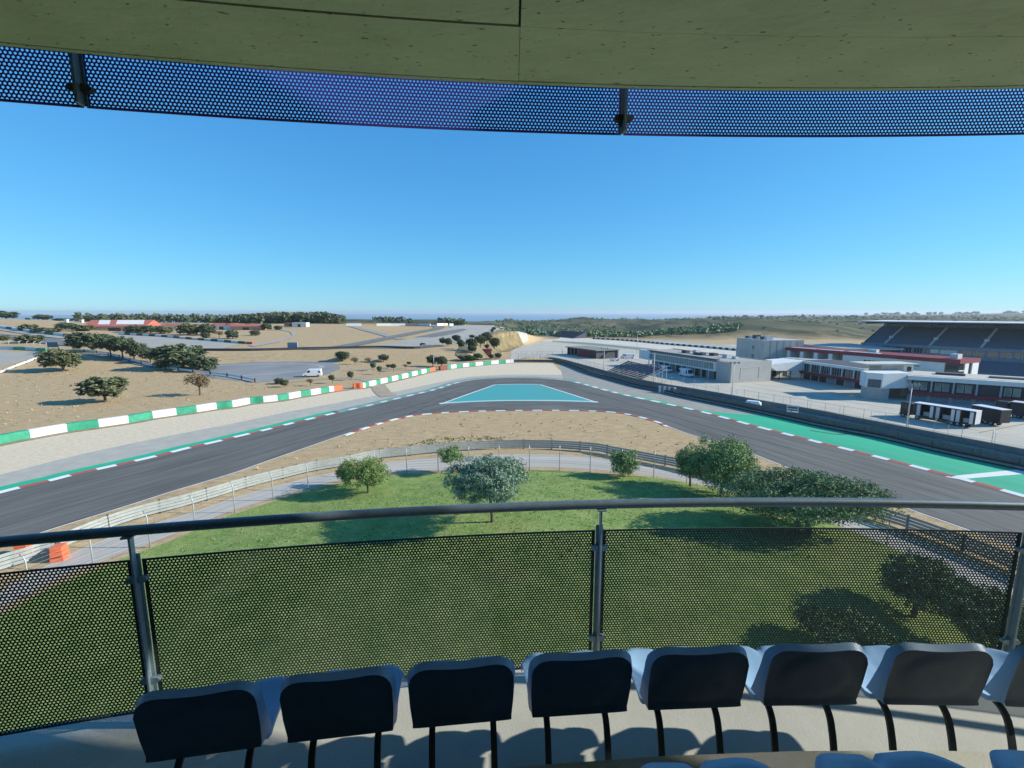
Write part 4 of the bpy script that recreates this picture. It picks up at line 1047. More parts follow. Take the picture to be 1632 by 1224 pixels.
# grandstand
r, LG = frame('grandstand', 'large grey grandstand with a long thin roof at the right edge', 'grandstand', (177, 234), (207, 188.5))
LG = 118; SEATG = mat('grandstand_seats', (.12, .15, .19), .8, .1, .6, col2=(.10, .13, .175)); STEEL = mat('stand_grey_concrete', (.20, .24, .28), .9, .1, .4)
def tier(name, x0, x1, y0, z0, rows, dy, dz, ms, mr):
    a, b = MB(), MB()
    for k in range(rows):
        y, z = y0 + k*dy, z0 + k*dz
        a.box(x0, x1, y, y + dy, z - .6, z); b.box(x0 + .2, x1 - .2, y + dy*.45, y + dy*.72, z + .002, z + dz * .95)
    a.build(name, ms, r); s = b.build('seat_rows', mr, r); return s
tier('upper_tier', 0, LG, 0, 9.6, 24, .92, .335, STEEL, SEATG)
for k in range(7):
    x = 8 + k * 17
    for js in (range(0, 8), range(10, 24)): bx('aisle', r, MULL, *[(x, x + .9, j*.92 + .2, j*.92 + 1.12, 9.62 + j*.335, 9.70 + j*.335 + .28) for j in js])
    bx('entrance', r, BW, x - .2, x + 1.3, 7.2, 8.4, 12.0, 13.3)
bx('balcony', r, STEEL, -1, LG, -.6, -.02, 8.6, 9.9); bx('rear_wall', r, STEEL, 0, LG, 22.3, 22.7, 9, 19.6)
bx('lower_band', r, STEEL, -6, LG, -1.2, -.02, 4.6, 6.0)
windows(r, -5, LG, 6.1, 8.55, 30, .4, GLASS, .8, 3)
bx('window_blind', r, mat('pale_blind', (.50, .62, .55), .8, .05, 1), (26, 29, .25, .33, 6.5, 8.2), (29.5, 35, .25, .33, 6.3, 8.1))  # pale blinds standing just in front of the glass
tier('lower_tier', 24, LG, -15, .6, 15, .92, .26, STEEL, SEATG)
bx('roof', r, mat('stand_roof_edge', (.70, .72, .70), .7, .04, 1), -1, LG, -5, 26, 20.4, 20.75)
bx('roof_underside', r, ROOFD, -.6, LG, -4.6, 25.6, 19.9, 20.38)
for k in range(13):
    x = 1 + k * 9
    bx('roof_truss', r, DARKP, x, x + .4, -3, 24, 19.3, 19.88); bx('column', r, STEEL, x - .1, x + .7, 21.5, 22.28, 9, 19.28)
mb = MB(); mb.q((-.05, -.3, 9.5), (-.05, 22.5, 9.5), (-.05, 22.5, 18.0), (-.05, .0, 9.9)); mb.q((-.3, -.3, 9.5), (-.3, 0, 9.9), (-.3, 22.5, 18), (-.3, 22.5, 9.5)); mb.build('end_wall', STEEL, r)
bx('base', r, STEEL, -1, LG, .5, 22, 0, 8.9)
# small bleachers at the paddock wall
A6, B6 = G(968, 594, -5), G(1023, 611, -5)
r, L6 = frame('bleachers', 'small open bleachers with dark blue seats beside the far end of the paddock fence', 'bleachers', A6, B6)
BLS = mat('navy_bleacher_seats', (.035, .05, .10), .7, .15, 1.5)
for k in range(10):
    bx('seat_row', r, BLS, *[(x, x + 3.2, k*.95, k*.95 + .75, .6 + k*.42, .95 + k*.42) for x in np.arange(0, L6 - 3, 3.5)])
bx('frame', r, POSTM, *[(x, x + .12, 0, .12, 0, .6) for x in np.arange(0, L6, 2.5)], *[(x, x + .12, 9.3, 9.42, 0, 5.5) for x in np.arange(0, L6, 2.5)])
mb = MB()
for x in (0, L6): mb.bar((x, 0, .6), (x, 9.4, 4.8), .12); mb.bar((x, 9.4, 0), (x, 4.7, 2.6), .1); mb.bar((x, 9.4, 4.8), (x, 9.4, 0), .12); mb.bar((x, 0, .1), (x, 9.4, .1), .1); mb.bar((x, 0, 1.7), (x, 9.4, 5.9), .08)
mb.bar((0, 9.4, 5.9), (L6, 9.4, 5.9), .08); mb.build('side_brace', POSTM, r)
# grey-roofed shed
r, L7 = frame('garage_shed', 'grey roofed open shed with a red panel in the middle of the paddock', 'shed', G(904, 565, -5), G(950, 572, -5))
bx('roof', r, mat('shed_roof', (.22, .22, .19), .9, .1, .5), -1, L7 + 1, -1, 15, 4.3, 4.75); bx('rear_wall', r, BC, 0, L7, 13.6, 14, 0, 4.28)
bx('side_wall', r, ROOFD, (0, .3, 0, 13.58, 0, 4.28), (L7 - .3, L7, 0, 13.58, 0, 4.28)); bx('red_panel', r, BRED, L7*.38, L7*.78, .2, .4, .2, 4.0); bx('dark_panel', r, DOORM, L7*.79, L7 - .32, .2, .4, 0, 4.2)
bx('post', r, POSTM, *[(L7*k/8, L7*k/8 + .25, 0, .25, 0, 4.28) for k in range(4)])
# open gantry beside it
r, L8 = frame('gantry', 'dark open frame gantry standing right of the grey roofed shed', 'gantry', G(966, 571, -5), G(984, 572, -5))
bx('beam', r, DARKP, 0, L8, 0, .6, 3.6, 4.2); bx('leg', r, DARKP, 0, .5, 0, .6, 0, 3.58); bx('leg', r, DARKP, L8 - 1.5, L8, 0, 1.5, 0, 4.6)
# far small grandstands
for (a, b, lb) in (((832, 533.5), (868, 536.5), 'far pale grey terrace of seats left of the dark one beyond the straight'), ((874, 536), (915, 539.5), 'far dark terrace of seats beside the pale one beyond the straight')):
    pa, pb = G(*a, -5), G(*b, -5); r, L9 = frame('terrace_stand', lb, 'grandstand', pa, pb)
    ms = mat('far_seats_pale', (.26, .28, .30), .9, .1, .2) if 'pale grey' in lb else mat('far_seats_dark', (.07, .08, .10), .9, .1, .2)
    for k in range(10): bx('seat_row', r, ms, .2*k, L9 - .2*k, k*1.6, k*1.6 + 1.5, 0, .8 + k*.55)
    bx('stair', r, BC, *[(x, x + .8, -.05, 14, 0, .6) for x in np.arange(L9/4, L9 - 1, L9/4)])
# red hut among the trees, white sheds, red roofed halls on the left
def shed(px, py, w, d, h, rz, wallm, roofm, label, gable=0, cat='building'):
    p = hit(px, py); r = empty('shed', p, rz, label, cat)
    bx('wall', r, wallm, -w/2, w/2, 0, d, -.5, h)
    if gable:
        mb = MB(); e = .5
        mb.q((-w/2-e, -e, h), (w/2+e, -e, h), (w/2+e, d/2, h+gable), (-w/2-e, d/2, h+gable)); mb.q((-w/2-e, d/2, h+gable), (w/2+e, d/2, h+gable), (w/2+e, d+e, h), (-w/2-e, d+e, h))
        mb.q((-w/2-e, -e, h), (-w/2-e, d/2, h+gable), (-w/2-e, d+e, h)); mb.q((w/2+e, -e, h), (w/2+e, d+e, h), (w/2+e, d/2, h+gable)); mb.build('roof', roofm, r)
    else: bx('roof', r, roofm, -w/2-.3, w/2+.3, -.3, d+.3, h + .002, h + .35)
    bx('door', r, DOORM, -w*.1, w*.1, -.06, -.005, 0, h*.7)
    return r
TILE = mat('red_roof_tiles', (.42, .13, .09), .9, .15, .5); TILEW = mat('white_roof_panel', (.72, .70, .66), .8, .05, .5)
shed(775, 566.5, 5.5, 4, 2.6, .2, BRED, BRED, 'small dark red cabin among the pines left of the paddock')
rr = shed(183, 528, 38, 18, 3.2, .12, mat('ochre_wall', (.45, .33, .22), .9, .1, 1), TILE, 'long hall with red and white striped roof on the far left ridge', gable=4.2)
mb = MB()
for x0, x1 in ((-13, -6), (-2, 15)): mb.q((x0 + 2, 1.5, 3.2 + .78 + .06), (x1 + 2, 1.5, 3.2 + .78 + .06), (x1 - 1, 8.2, 3.2 + 4.0 + .06), (x0 - 1, 8.2, 3.2 + 4.0 + .06))
mb.build('roof_panel', TILEW, rr)
shed(272, 526.5, 14, 8, 3.0, .0, TILEW, TILE, 'white walled cottage with red roof between the far trees', gable=1.8)
shed(286, 525, 8, 8, 2.4, .0, TILEW, TILE, 'smaller white cottage right beside the first one', gable=1.5)
shed(353, 525.5, 16, 9, 3.2, .0, TILEW, TILE, 'white building with red roof strip below the pine wood', gable=1.4)
shed(392, 526, 22, 9, 2.6, .0, mat('pink_wall', (.55, .30, .22), .9, .1, 1), TILE, 'long pink walled building below the pine wood', gable=1.5)
shed(477, 521.5, 11, 6, 3.2, .0, TILEW, TILEW, 'white box shed on the bare crest below the pine wood')
shed(463, 520.5, 10, 5, 2.6, .0, mat('rust_frame', (.35, .18, .12), .8, .1, 1), TILE, 'open red framed shelter next to the white shed on the crest')
for px, py, lb in ((105, 517, 'small white hut between the trees on the left ridge'), (129, 517, 'tiny white box on a pole near the left ridge pines')):
    shed(px, py, 2.2, 2, 2.0, 0, TILEW, TILEW, lb)

# ------------------------------------------------------------------ vehicles
VW = mat('white_vehicle_paint', (.78, .78, .78), .3, .02, 1, spec=.5); VB = mat('black_trailer_side', (.018, .02, .024), .4, .2, 1); VG = mat('vehicle_glass', (.02, .025, .03), .1, .1, 1, spec=.6)
HUB = mat('wheel_hub', (.3, .3, .3), .5, .1, 4)
def wheel(r, x, y, rad, w=.25, name='wheel'):
    mb = MB(); mb.tube([(x, y - w/2, rad), (x, y + w/2, rad)], rad, 16); o = mb.build(name, RUBBER, r)
    MB().tube([(x, y - w/2 - .02, rad), (x, y + w/2 + .02, rad)], rad*.55, 12).build('rim', HUB, o)
def van(p, rz, label, length=5.6, width=2.0, h=2.4, body=None, cat='van', name='parked_van', group=None):
    r = empty(name, p, rz, label, cat, group); L2 = length/2
    prof = [(-L2, .35), (-L2, .95), (-L2 + .75, 1.25), (-L2 + 1.5, h - .25), (-L2 + 1.9, h), (L2 - .1, h - .03), (L2, .9), (L2, .35)]
    mb = MB(); n = len(prof); w = width/2
    mb.v = [(x, -w, z) for x, z in prof] + [(x, w, z) for x, z in prof]; mb.f = [tuple(range(n)), tuple(reversed(range(n, 2*n)))] + [(i, n+i, n+(i+1) % n, (i+1) % n) for i in range(n)]
    bev(mb.build('body', body or VW, r), .09, 3)
    g = MB(); a, b = prof[2], prof[3]
    g.q((a[0]+.10, -w*.88, a[1]+.12), (a[0]+.10, w*.88, a[1]+.12), (b[0]-.06, w*.82, b[1]-.04), (b[0]-.06, -w*.82, b[1]-.04)); g.v = [(x - .035, y, z + .03) for x, y, z in g.v]
    g.build('windscreen', VG, r)
    for s in (-1, 1):
        g = MB(); yy = s * (w + .012); g.q((-L2+1.35, yy, 1.35), (-L2+2.35, yy, 1.35), (-L2+2.35, yy, h-.35), (-L2+1.75, yy, h-.35)); g.build('side_window', VG, r)
        MB().box(-L2 - .03, -L2 + .03, s*w*.62 - .17, s*w*.62 + .17, .72, .9).build('headlight', MULL, r)
        for x in (-L2 + .95, L2 - 1.0): wheel(r, x, s * (w - .12), .36)
    MB().box(-L2 - .08, -L2 + .04, -w*.95, w*.95, .3, .6).build('bumper', DARKP, r)
    g = MB(); g.q((L2 - .9, w + .013, 1.3), (L2 - .2, w + .013, 1.3), (L2 - .2, w + .013, h - .6), (L2 - .9, w + .013, h - .6)); g.q((L2 - .9, -w - .013, 1.3), (L2 - .2, -w - .013, 1.3), (L2 - .2, -w - .013, h - .6), (L2 - .9, -w - .013, h - .6)); g.build('rear_window', VG, r)
    return r
v = van(hit(498, 600.5), R(12), 'white panel van parked on the skid pad track beside the small trees', 5.6)
v.location.z += .07
van(G(1062, 592.5, ZP), math.atan2(-56, 16) + math.pi, 'white van in the shade under the long low building, farther one', 6.0, 2.2, 2.6, group='white vans parked under the long low building')
van(G(1094, 600, ZP), math.atan2(-56, 16) + math.pi, 'white box van in the shade under the long low building, nearer one', 6.6, 2.3, 3.1, group='white vans parked under the long low building')
van(G(980, 575.5, ZP), R(4), 'white car parked in front of the dark gantry in the paddock', 4.4, 1.8, 1.5, name='parked_car', cat='car')
van(G(1000, 571, ZP), R(2), 'white van just right of the dark gantry in the paddock', 7, 2.2, 2.5)
wb = empty('white_cabin', G(1200, 648.0, 0) , R(-35), 'low white box cover standing behind the guardrail on the right', 'cabin')
bev(MB().box(-1.5, 1.5, -.8, .8, 0, 1.0).build('cabin_body', VW, wb), .15, 3); MB().box(-1.2, 1.2, -.6, .6, 1.0, 1.25).build('lid', VW, wb)
def trailer(A, B, label, h=4.0, w=2.55, openings=(), roofm=VW, group=None, cab=False, tail=None):
    r, L = frame('truck_trailer', label, 'trailer', A, B, group=group)
    solid = []; x = 0
    for a, b in openings: solid.append((x, a)); x = b
    solid.append((x, L))
    for a, b in solid: bx('side_wall', r, VB, a, b, 0, .06, 1.0, h - .12)
    bx('floor', r, DARKP, 0, L, .0, w, .9, .99); bx('rear_side', r, VB, 0, L, w - .06, w, 1.0, h - .12)
    bx('front_wall', r, VB, 0, .08, .07, w - .07, 1.0, h - .12); bx('tail_door', r, tail or VB, L - .08, L, .07, w - .07, 1.0, h - .12)
    bx('roof', r, roofm, -.02, L + .02, -.03, w + .03, h - .115, h, bw=.03)
    for a, b in openings:
        bx('open_door', r, MULL, a - .8, a - .15, -.14, -.07, 1.0, h - .3); bx('open_door', r, BW, b + .1, b + .7, -.14, -.07, 1.0, h - .3)
        bx('interior', r, MULL, a + .1, b - .1, .9, 1.6, 1.0, 1.9)
    bx('skirt', r, DARKP, 1.5, L - 4.6, .1, .18, .4, .88)
    for x in (L - 4, L - 2.9, L - 1.8):
        for y in (.3, w - .3): wheel(r, x, y, .5, .3)
    if cab:
        bx('cab', r, VB, -2.6, -.4, .05, w - .05, .6, 3.6, bw=.15); bx('cab_window', r, VG, -2.0, -1.0, .02, .046, 2.0, 3.0); bx('windscreen', r, VG, -2.63, -2.605, .3, w - .3, 1.9, 3.1)
        bx('bumper', r, VW, -2.75, -2.6, .1, w - .1, .4, .9)
        for x in (-1.9, 1.0):
            for y in (.2, w - .2): wheel(r, x, y, .5, .3)
    return r
GT = 'black race truck trailers in the paddock'
def gp(px, py): return G(px, py, ZP)
trailer(gp(1453, 667), gp(1552, 684), 'long black trailer with white roof and open sides beside the lamp post', 3.9, openings=((1.6, 3.2), (5.2, 7.0), (8.8, 10.2)), group=GT, cab=True, tail=MULL)
trailer(gp(1545, 671), gp(1592, 681), 'closed black trailer with white roof right behind the open sided one', 3.9, group=GT)
t3 = trailer(gp(1607, 665), gp(1660, 672.5), 'black trailer with cab at the right edge of the paddock', 3.9, group=GT, cab=True)
def light_mast(P_, top, label, heads=4, group=None, rad=.14):
    r = empty('light_mast', P_, 0, label, 'light mast', group); h = top - P_.z
    MB().tube([(0, 0, 0), (0, 0, h)], [rad, rad*.6], 10).build('pole', POSTM, r, smooth=True)
    if heads:
        bx('cross_arm', r, POSTM, -1.3, 1.3, -.08, .08, h - .25, h - .1)
        for i in range(heads):
            x = -1.2 + 2.4 * i / max(1, heads - 1)
            bx('floodlight', r, mat('floodlight_grey', (.22, .25, .27), .5, .1, 3), x - .25, x + .25, -.35, -.09, h - .45, h + .1)
    return r
for px, pyb, z, pyt, hd, lb in [(1444, 687, -5, 612, 4, 'tall floodlight mast at the paddock wall beside the black trailers'),
    (1166, 636, -5, 577, 3, 'floodlight mast at the paddock wall before the blank concrete end wall'),
    (1041, 616, -5, 562, 0, 'plain white mast at the right end of the small bleachers'),
    (962, 594, -5, 555, 2, 'light mast at the left end of the small bleachers'),
    (896, 566, -5, 546, 0, 'thin mast left of the grey roofed shed'),
    (1015, 562, -5, 532, 0, 'thin mast on the far straight above the long low building')]:
    b = G(px, pyb, z); light_mast(b, D(px, pyt, b.y).z, lb, hd, 'light masts round the paddock')
for px, pyb, pyt, lb in [(745, 566, 547, 'pale lamp pole rising among the pines on the bank'), (691.5, 588, 564, 'pale lamp pole at the gap between the two green and white walls'), (759, 573, 561, 'short lamp pole among the lower trees by the green and white wall'), (534, 559, 540, 'thin pole on the plateau edge above the skid pad')]:
    b = hit(px, pyb); light_mast(b, D(px, pyt, b.y).z, lb, 0, 'lamp poles by the gravel trap', .12)
p = hit(467, 561); bd = empty('sign_board', p, 0, 'blue grey framed board on the plateau edge above the skid pad', 'board')
bx('panel', bd, mat('board_blue', (.20, .30, .38), .6, .1, 1), -2.1, 2.1, -.1, .0, .3, 3.0); bx('frame', bd, BW, (-2.3, -2.12, -.15, .05, 0, 3.2), (2.12, 2.3, -.15, .05, 0, 3.2), (-2.1, 2.1, -.15, .05, 3.02, 3.2))
# red and white gate panels at the start of the right tyre wall
q = empty('gate_panels', G(1062, 626, 0), R(-38), 'faded red and white striped panels at a gap in the tyre wall', 'gate')
for i in range(7): bx('stripe', q, [BW, mat('faded_red', (.42, .20, .18), .8, .1, 2)][i % 2], -1.8 + i*.62, -1.2 + i*.62, -.6, -.5, 0, 1.7)
p = G(1262, 664, 0); mp_ = empty('marshal_box', p, R(-35), 'small railed marshal platform on the guardrail right of the white box', 'marshal post')
for x in (-.9, .9):
    for y in (-.5, .5): bx('post', mp_, POSTM, x - .05, x + .05, y - .05, y + .05, 0, 2.2)
bx('rail', mp_, BW, (-.9, .9, -.54, -.5, 1.5, 1.65), (-.9, .9, -.54, -.5, 2.05, 2.15), (-.9, .9, .5, .54, 2.05, 2.15)); bx('platform', mp_, BC, -.95, .95, -.6, .6, .9, 1.0)
# ------------------------------------------------------------------ trees
BARK = mat('tree_bark', (.11, .085, .06), .95, .2, 8)
def leafmat(name, c, isl=.35): 
    m = mat(name, c, .75, .12, .8, island=isl, spec=.2); return m
LM = {'olive': leafmat('olive_leaves', (.14, .16, .08)), 'pine': leafmat('pine_needles', (.095, .125, .065)), 'silver': leafmat('silver_green_leaves', (.19, .28, .19), .4),
      'yellow': leafmat('yellow_green_leaves', (.20, .28, .09)), 'green': leafmat('green_leaves', (.20, .29, .115)), 'dark': leafmat('dark_green_leaves', (.16, .235, .115)),
      'brown': leafmat('brown_leaves', (.20, .15, .08)), 'red': leafmat('reddish_leaves', (.12, .07, .05))}
rng = np.random.default_rng(11)
def leaves(lobes, n, size, clumps=26, asp=.5, fill=.35):
    n = int(n * 1.9); size *= 1.12
    """lobes: list of (centre, radii). returns verts, faces of rhombic leaves gathered in clumps"""
    W = np.array([np.prod(r) ** (2/3) for _, r in lobes]); W /= W.sum()
    V = []
    for (c, r), w in zip(lobes, W):
        m = int(n * w); k = max(4, int(clumps * w * len(lobes)))
        d = rng.normal(size=(k, 3)); d /= np.linalg.norm(d, axis=1)[:, None]
        rad = fill + (1 - fill) * rng.random(k) ** .45
        cc = d * rad[:, None]
        idx = rng.integers(0, k, m); g = rng.normal(size=(m, 3)) * (1.15 / k ** (1/2.2) * .62)
        p = (cc[idx] + g) * np.array(r) + np.array(c)
        out = cc[idx] * .8 + rng.normal(size=(m, 3)) * .7; out /= np.linalg.norm(out, axis=1)[:, None]
        a = np.cross(out, rng.normal(size=(m, 3))); a /= np.linalg.norm(a, axis=1)[:, None]; b = np.cross(out, a)
        s = size * (.6 + .8 * rng.random(m))[:, None]
        V.append(np.stack([p - a*s*.5, p + b*s*asp*.5, p + a*s*.5, p - b*s*asp*.5], 1).reshape(-1, 3))
    V = np.concatenate(V); F_ = np.arange(len(V)).reshape(-1, 4)
    return V, F_
def fast_mesh(name, V, F_, m):
    me = bpy.data.meshes.new(name); nf = len(F_)
    me.vertices.add(len(V)); me.vertices.foreach_set('co', np.asarray(V, np.float32).ravel())
    me.loops.add(nf * 4); me.loops.foreach_set('vertex_index', np.asarray(F_, np.int32).ravel())
    me.polygons.add(nf); me.polygons.foreach_set('loop_start', np.arange(nf, dtype=np.int32) * 4); me.polygons.foreach_set('loop_total', np.full(nf, 4, np.int32))
    me.update(calc_edges=True); me.materials.append(m); return me
def addobj(name, me, parent=None, loc=None, scale=None):
    o = bpy.data.objects.new(name, me); COL.objects.link(o); o.parent = parent
    if loc: o.location = loc
    if scale: o.scale = scale
    return o
def sublobes(rx, ry, rz, k, seed, spread=.52, size=.60):
    g = np.random.default_rng(seed); L_ = [((0, 0, 0), (rx*size*1.1, ry*size*1.1, rz*size*1.1))]
    for i in range(k):
        a = 2*math.pi*(i*1.618 % 1) + g.random()*.5; e = math.asin(max(-.9, min(.95, -.85 + 1.8*(i + .5)/k)))
        ce = math.cos(e); L_.append(((rx*spread*ce*math.cos(a), ry*spread*ce*math.sin(a), rz*spread*math.sin(e)), tuple(q*size*(.75 + .4*g.random()) for q in (rx, ry, rz))))
    return L_
def trunk_mesh(h, r, lobes, cz, lean=(0, 0)):
    mb = MB(); top = Vector((lean[0], lean[1], h))
    mb.tube([(0, 0, -.3), (lean[0]*.3, lean[1]*.3, h*.5), tuple(top)], [r*1.25, r, r*.8], 8)
    for (c, rr) in lobes:
        c = Vector(c) + Vector((0, 0, cz)); m_ = top.lerp(c, .5) + Vector((0, 0, .15 * (c - top).length))
        mb.tube([tuple(top - Vector((0, 0, .1))), tuple(m_), tuple(c)], [r*.7, r*.42, r*.15], 6, cap=False)
    return mb
def near_tree(base, box, kind, n, leaf, label, lobes=7, seed=1, tr=.14, name='tree', z_on_lawn=True, trunks=None, flat=1, clumps=30, asp=.4):
    p = hit(*base, lawn=z_on_lawn); d = p.y * CP - (p.z - CAM.z) * SP; s = d / F
    x0, x1, y0, y1 = box; el = math.atan2(CAM.z - p.z, p.y); rx = (x1 - x0) / 2 * s
    hh = (y1 - y0) / 2 * s; rz = math.sqrt(max((hh*.35) ** 2, (hh ** 2 - (rx*flat * math.sin(el)) ** 2))) / math.cos(el)
    cx = ((x0 + x1) / 2 - base[0]) * s; cz = (base[1] - (y0 + y1) / 2) * s / math.cos(el)
    root = empty(name, p, 0, label, 'tree')
    L_ = sublobes(rx, rx*flat, rz, lobes, seed)
    V, F_ = leaves(L_, n, leaf, clumps, asp)
    V = V + np.array([cx, 0, cz]); V[:, 2] = np.maximum(V[:, 2], .05)
    addobj('crown', fast_mesh('crown', V, F_, LM[kind]), root)
    Lc = [((c[0] + cx, c[1], c[2]), r) for c, r in L_]
    if trunks:
        for t in trunks: 
            mb = trunk_mesh(max(.3, cz - rz*.7), tr, [l for l in Lc if abs(l[0][0] - t) < rx*.8][:5], cz); mb.v = [(v[0] + t * max(0, 1 - v[2] / max(.5, cz)) * .6, v[1], v[2]) for v in mb.v]
            mb.build('trunk', BARK, root)
    else: trunk_mesh(max(.3, cz - rz*.75), tr, Lc, cz, (cx*.5, 0)).build('trunk', BARK, root)
    return root
near_tree((785,832), (714,838,725,808), 'silver', 22000, .20, 'silvery green round tree in the middle of the lawn, behind the handrail', 9, 3, .13, clumps=60, asp=.3)
near_tree((587,786), (548,621,726,783), 'yellow', 8000, .17, 'bushy yellow green tree on the left part of the lawn', 7, 5, .12, clumps=40, asp=.35)
near_tree((560,775), (537,566,735,770), 'yellow', 2500, .16, 'low shoot of foliage at the left side of the bushy lawn tree', 4, 6, .06, clumps=16)
near_tree((719,754), (698,739,711,740), 'green', 3200, .17, 'small slender tree by the wire fence just left of the silvery tree', 6, 8, .07, clumps=18)
near_tree((992,760), (967,1018,717,759), 'green', 5200, .17, 'round green bush by the wire fence on the right of the lawn', 6, 9, .08, clumps=30)
near_tree((1100,775), (1073,1120,710,766), 'green', 5200, .17, 'left crown of the big green clump beside the track on the right', 6, 13, .12, clumps=26)
near_tree((1148,790), (1098,1206,699,790), 'green', 16000, .19, 'tallest bright green tree of the clump beside the track on the right', 9, 12, .16, clumps=60)
near_tree((1272,848), (1148,1404,748,842), 'dark', 30000, .19, 'wide spreading dark tree with forked trunk, cut by the handrail on the right', 13, 15, .20, trunks=(-.2, 1.6), flat=.55, clumps=90)
near_tree((1455,985), (1402,1530,892,985), 'dark', 11000, .17, 'dark rounded tree seen through the right perforated panel', 8, 17, .15, clumps=40)
near_tree((1580,1055), (1500,1650,945,1050), 'dark', 12000, .17, 'dark tree behind the right perforated panel nearest its right post', 8, 19, .15, clumps=40)
near_tree((1345,1050), (1275,1412,985,1045), 'dark', 9000, .17, 'low dark bush behind the bottom of the right perforated panel', 8, 21, .13, clumps=40)
# unit crowns and trunks shared by the far trees
PRO = {}
for kind in ('olive', 'pine', 'brown', 'red'):
    for v in range(3 if kind in ('olive', 'pine') else 1):
        L_ = sublobes(1, 1, 1, 7, 40 + v * 3 + len(kind), .52, .52)
        if kind == 'brown': V, F_ = leaves(L_, 500, .16, 14)
        else: V, F_ = leaves(L_, 2600, .17, 34, .55)
        PRO[kind, v] = fast_mesh('crown', V, F_, LM[kind])
tmb = MB(); tmb.tube([(0, 0, -.1), (.02, 0, .5), (.0, 0, 1)], [1.2, .9, .7], 7)
TR = tmb.build('trunk_source', BARK); TRM = TR.data; bpy.data.objects.remove(TR)
LMB = MB()
for a in range(5):
    t = a * 1.257; LMB.tube([(0, 0, 0), (.35*math.cos(t), .35*math.sin(t), .35), (.7*math.cos(t), .7*math.sin(t), .6)], [.06, .04, .015], 5, cap=False)
LIM = LMB.build('limb_source', BARK); LIMM = LIM.data; bpy.data.objects.remove(LIM)
cnt = 0
def far_tree(bx_, by, x0, x1, y0, y1, kind, label, group=None):
    global cnt
    p = hit(bx_, by); d = p.y * CP - (p.z - CAM.z) * SP; s = d / F; cnt += 1
    rx = (x1 - x0) / 2 * s; rz = (y1 - y0) / 2 * s; cz = (by - (y0 + y1) / 2) * s; cx = ((x0 + x1) / 2 - bx_) * s
    root = empty('pine_tree' if kind == 'pine' else 'tree', p, 0, label, 'tree', group)
    nv = 3 if kind in ('olive', 'pine') else 1
    c = addobj('crown', PRO[kind, cnt % nv], root, (cx, 0, cz), (rx, rx, rz)); c.rotation_euler.z = 0 if abs(cx) < .1 else 0
    th = max(.2, cz - rz*.2); tr = max(.07, rx * .06)
    addobj('trunk', TRM, root, (0, 0, -.1), (tr, tr, th + .1))
    if cz - rz > .3: addobj('limbs', LIMM, root, (cx*.3, 0, max(.1, cz - rz*.9)), (rx, rx, rz*1.3))
GL, GS, GB_ = 'trees on the far ridge at the left', 'small trees round the skid pad', 'pines on the bank left of the paddock'
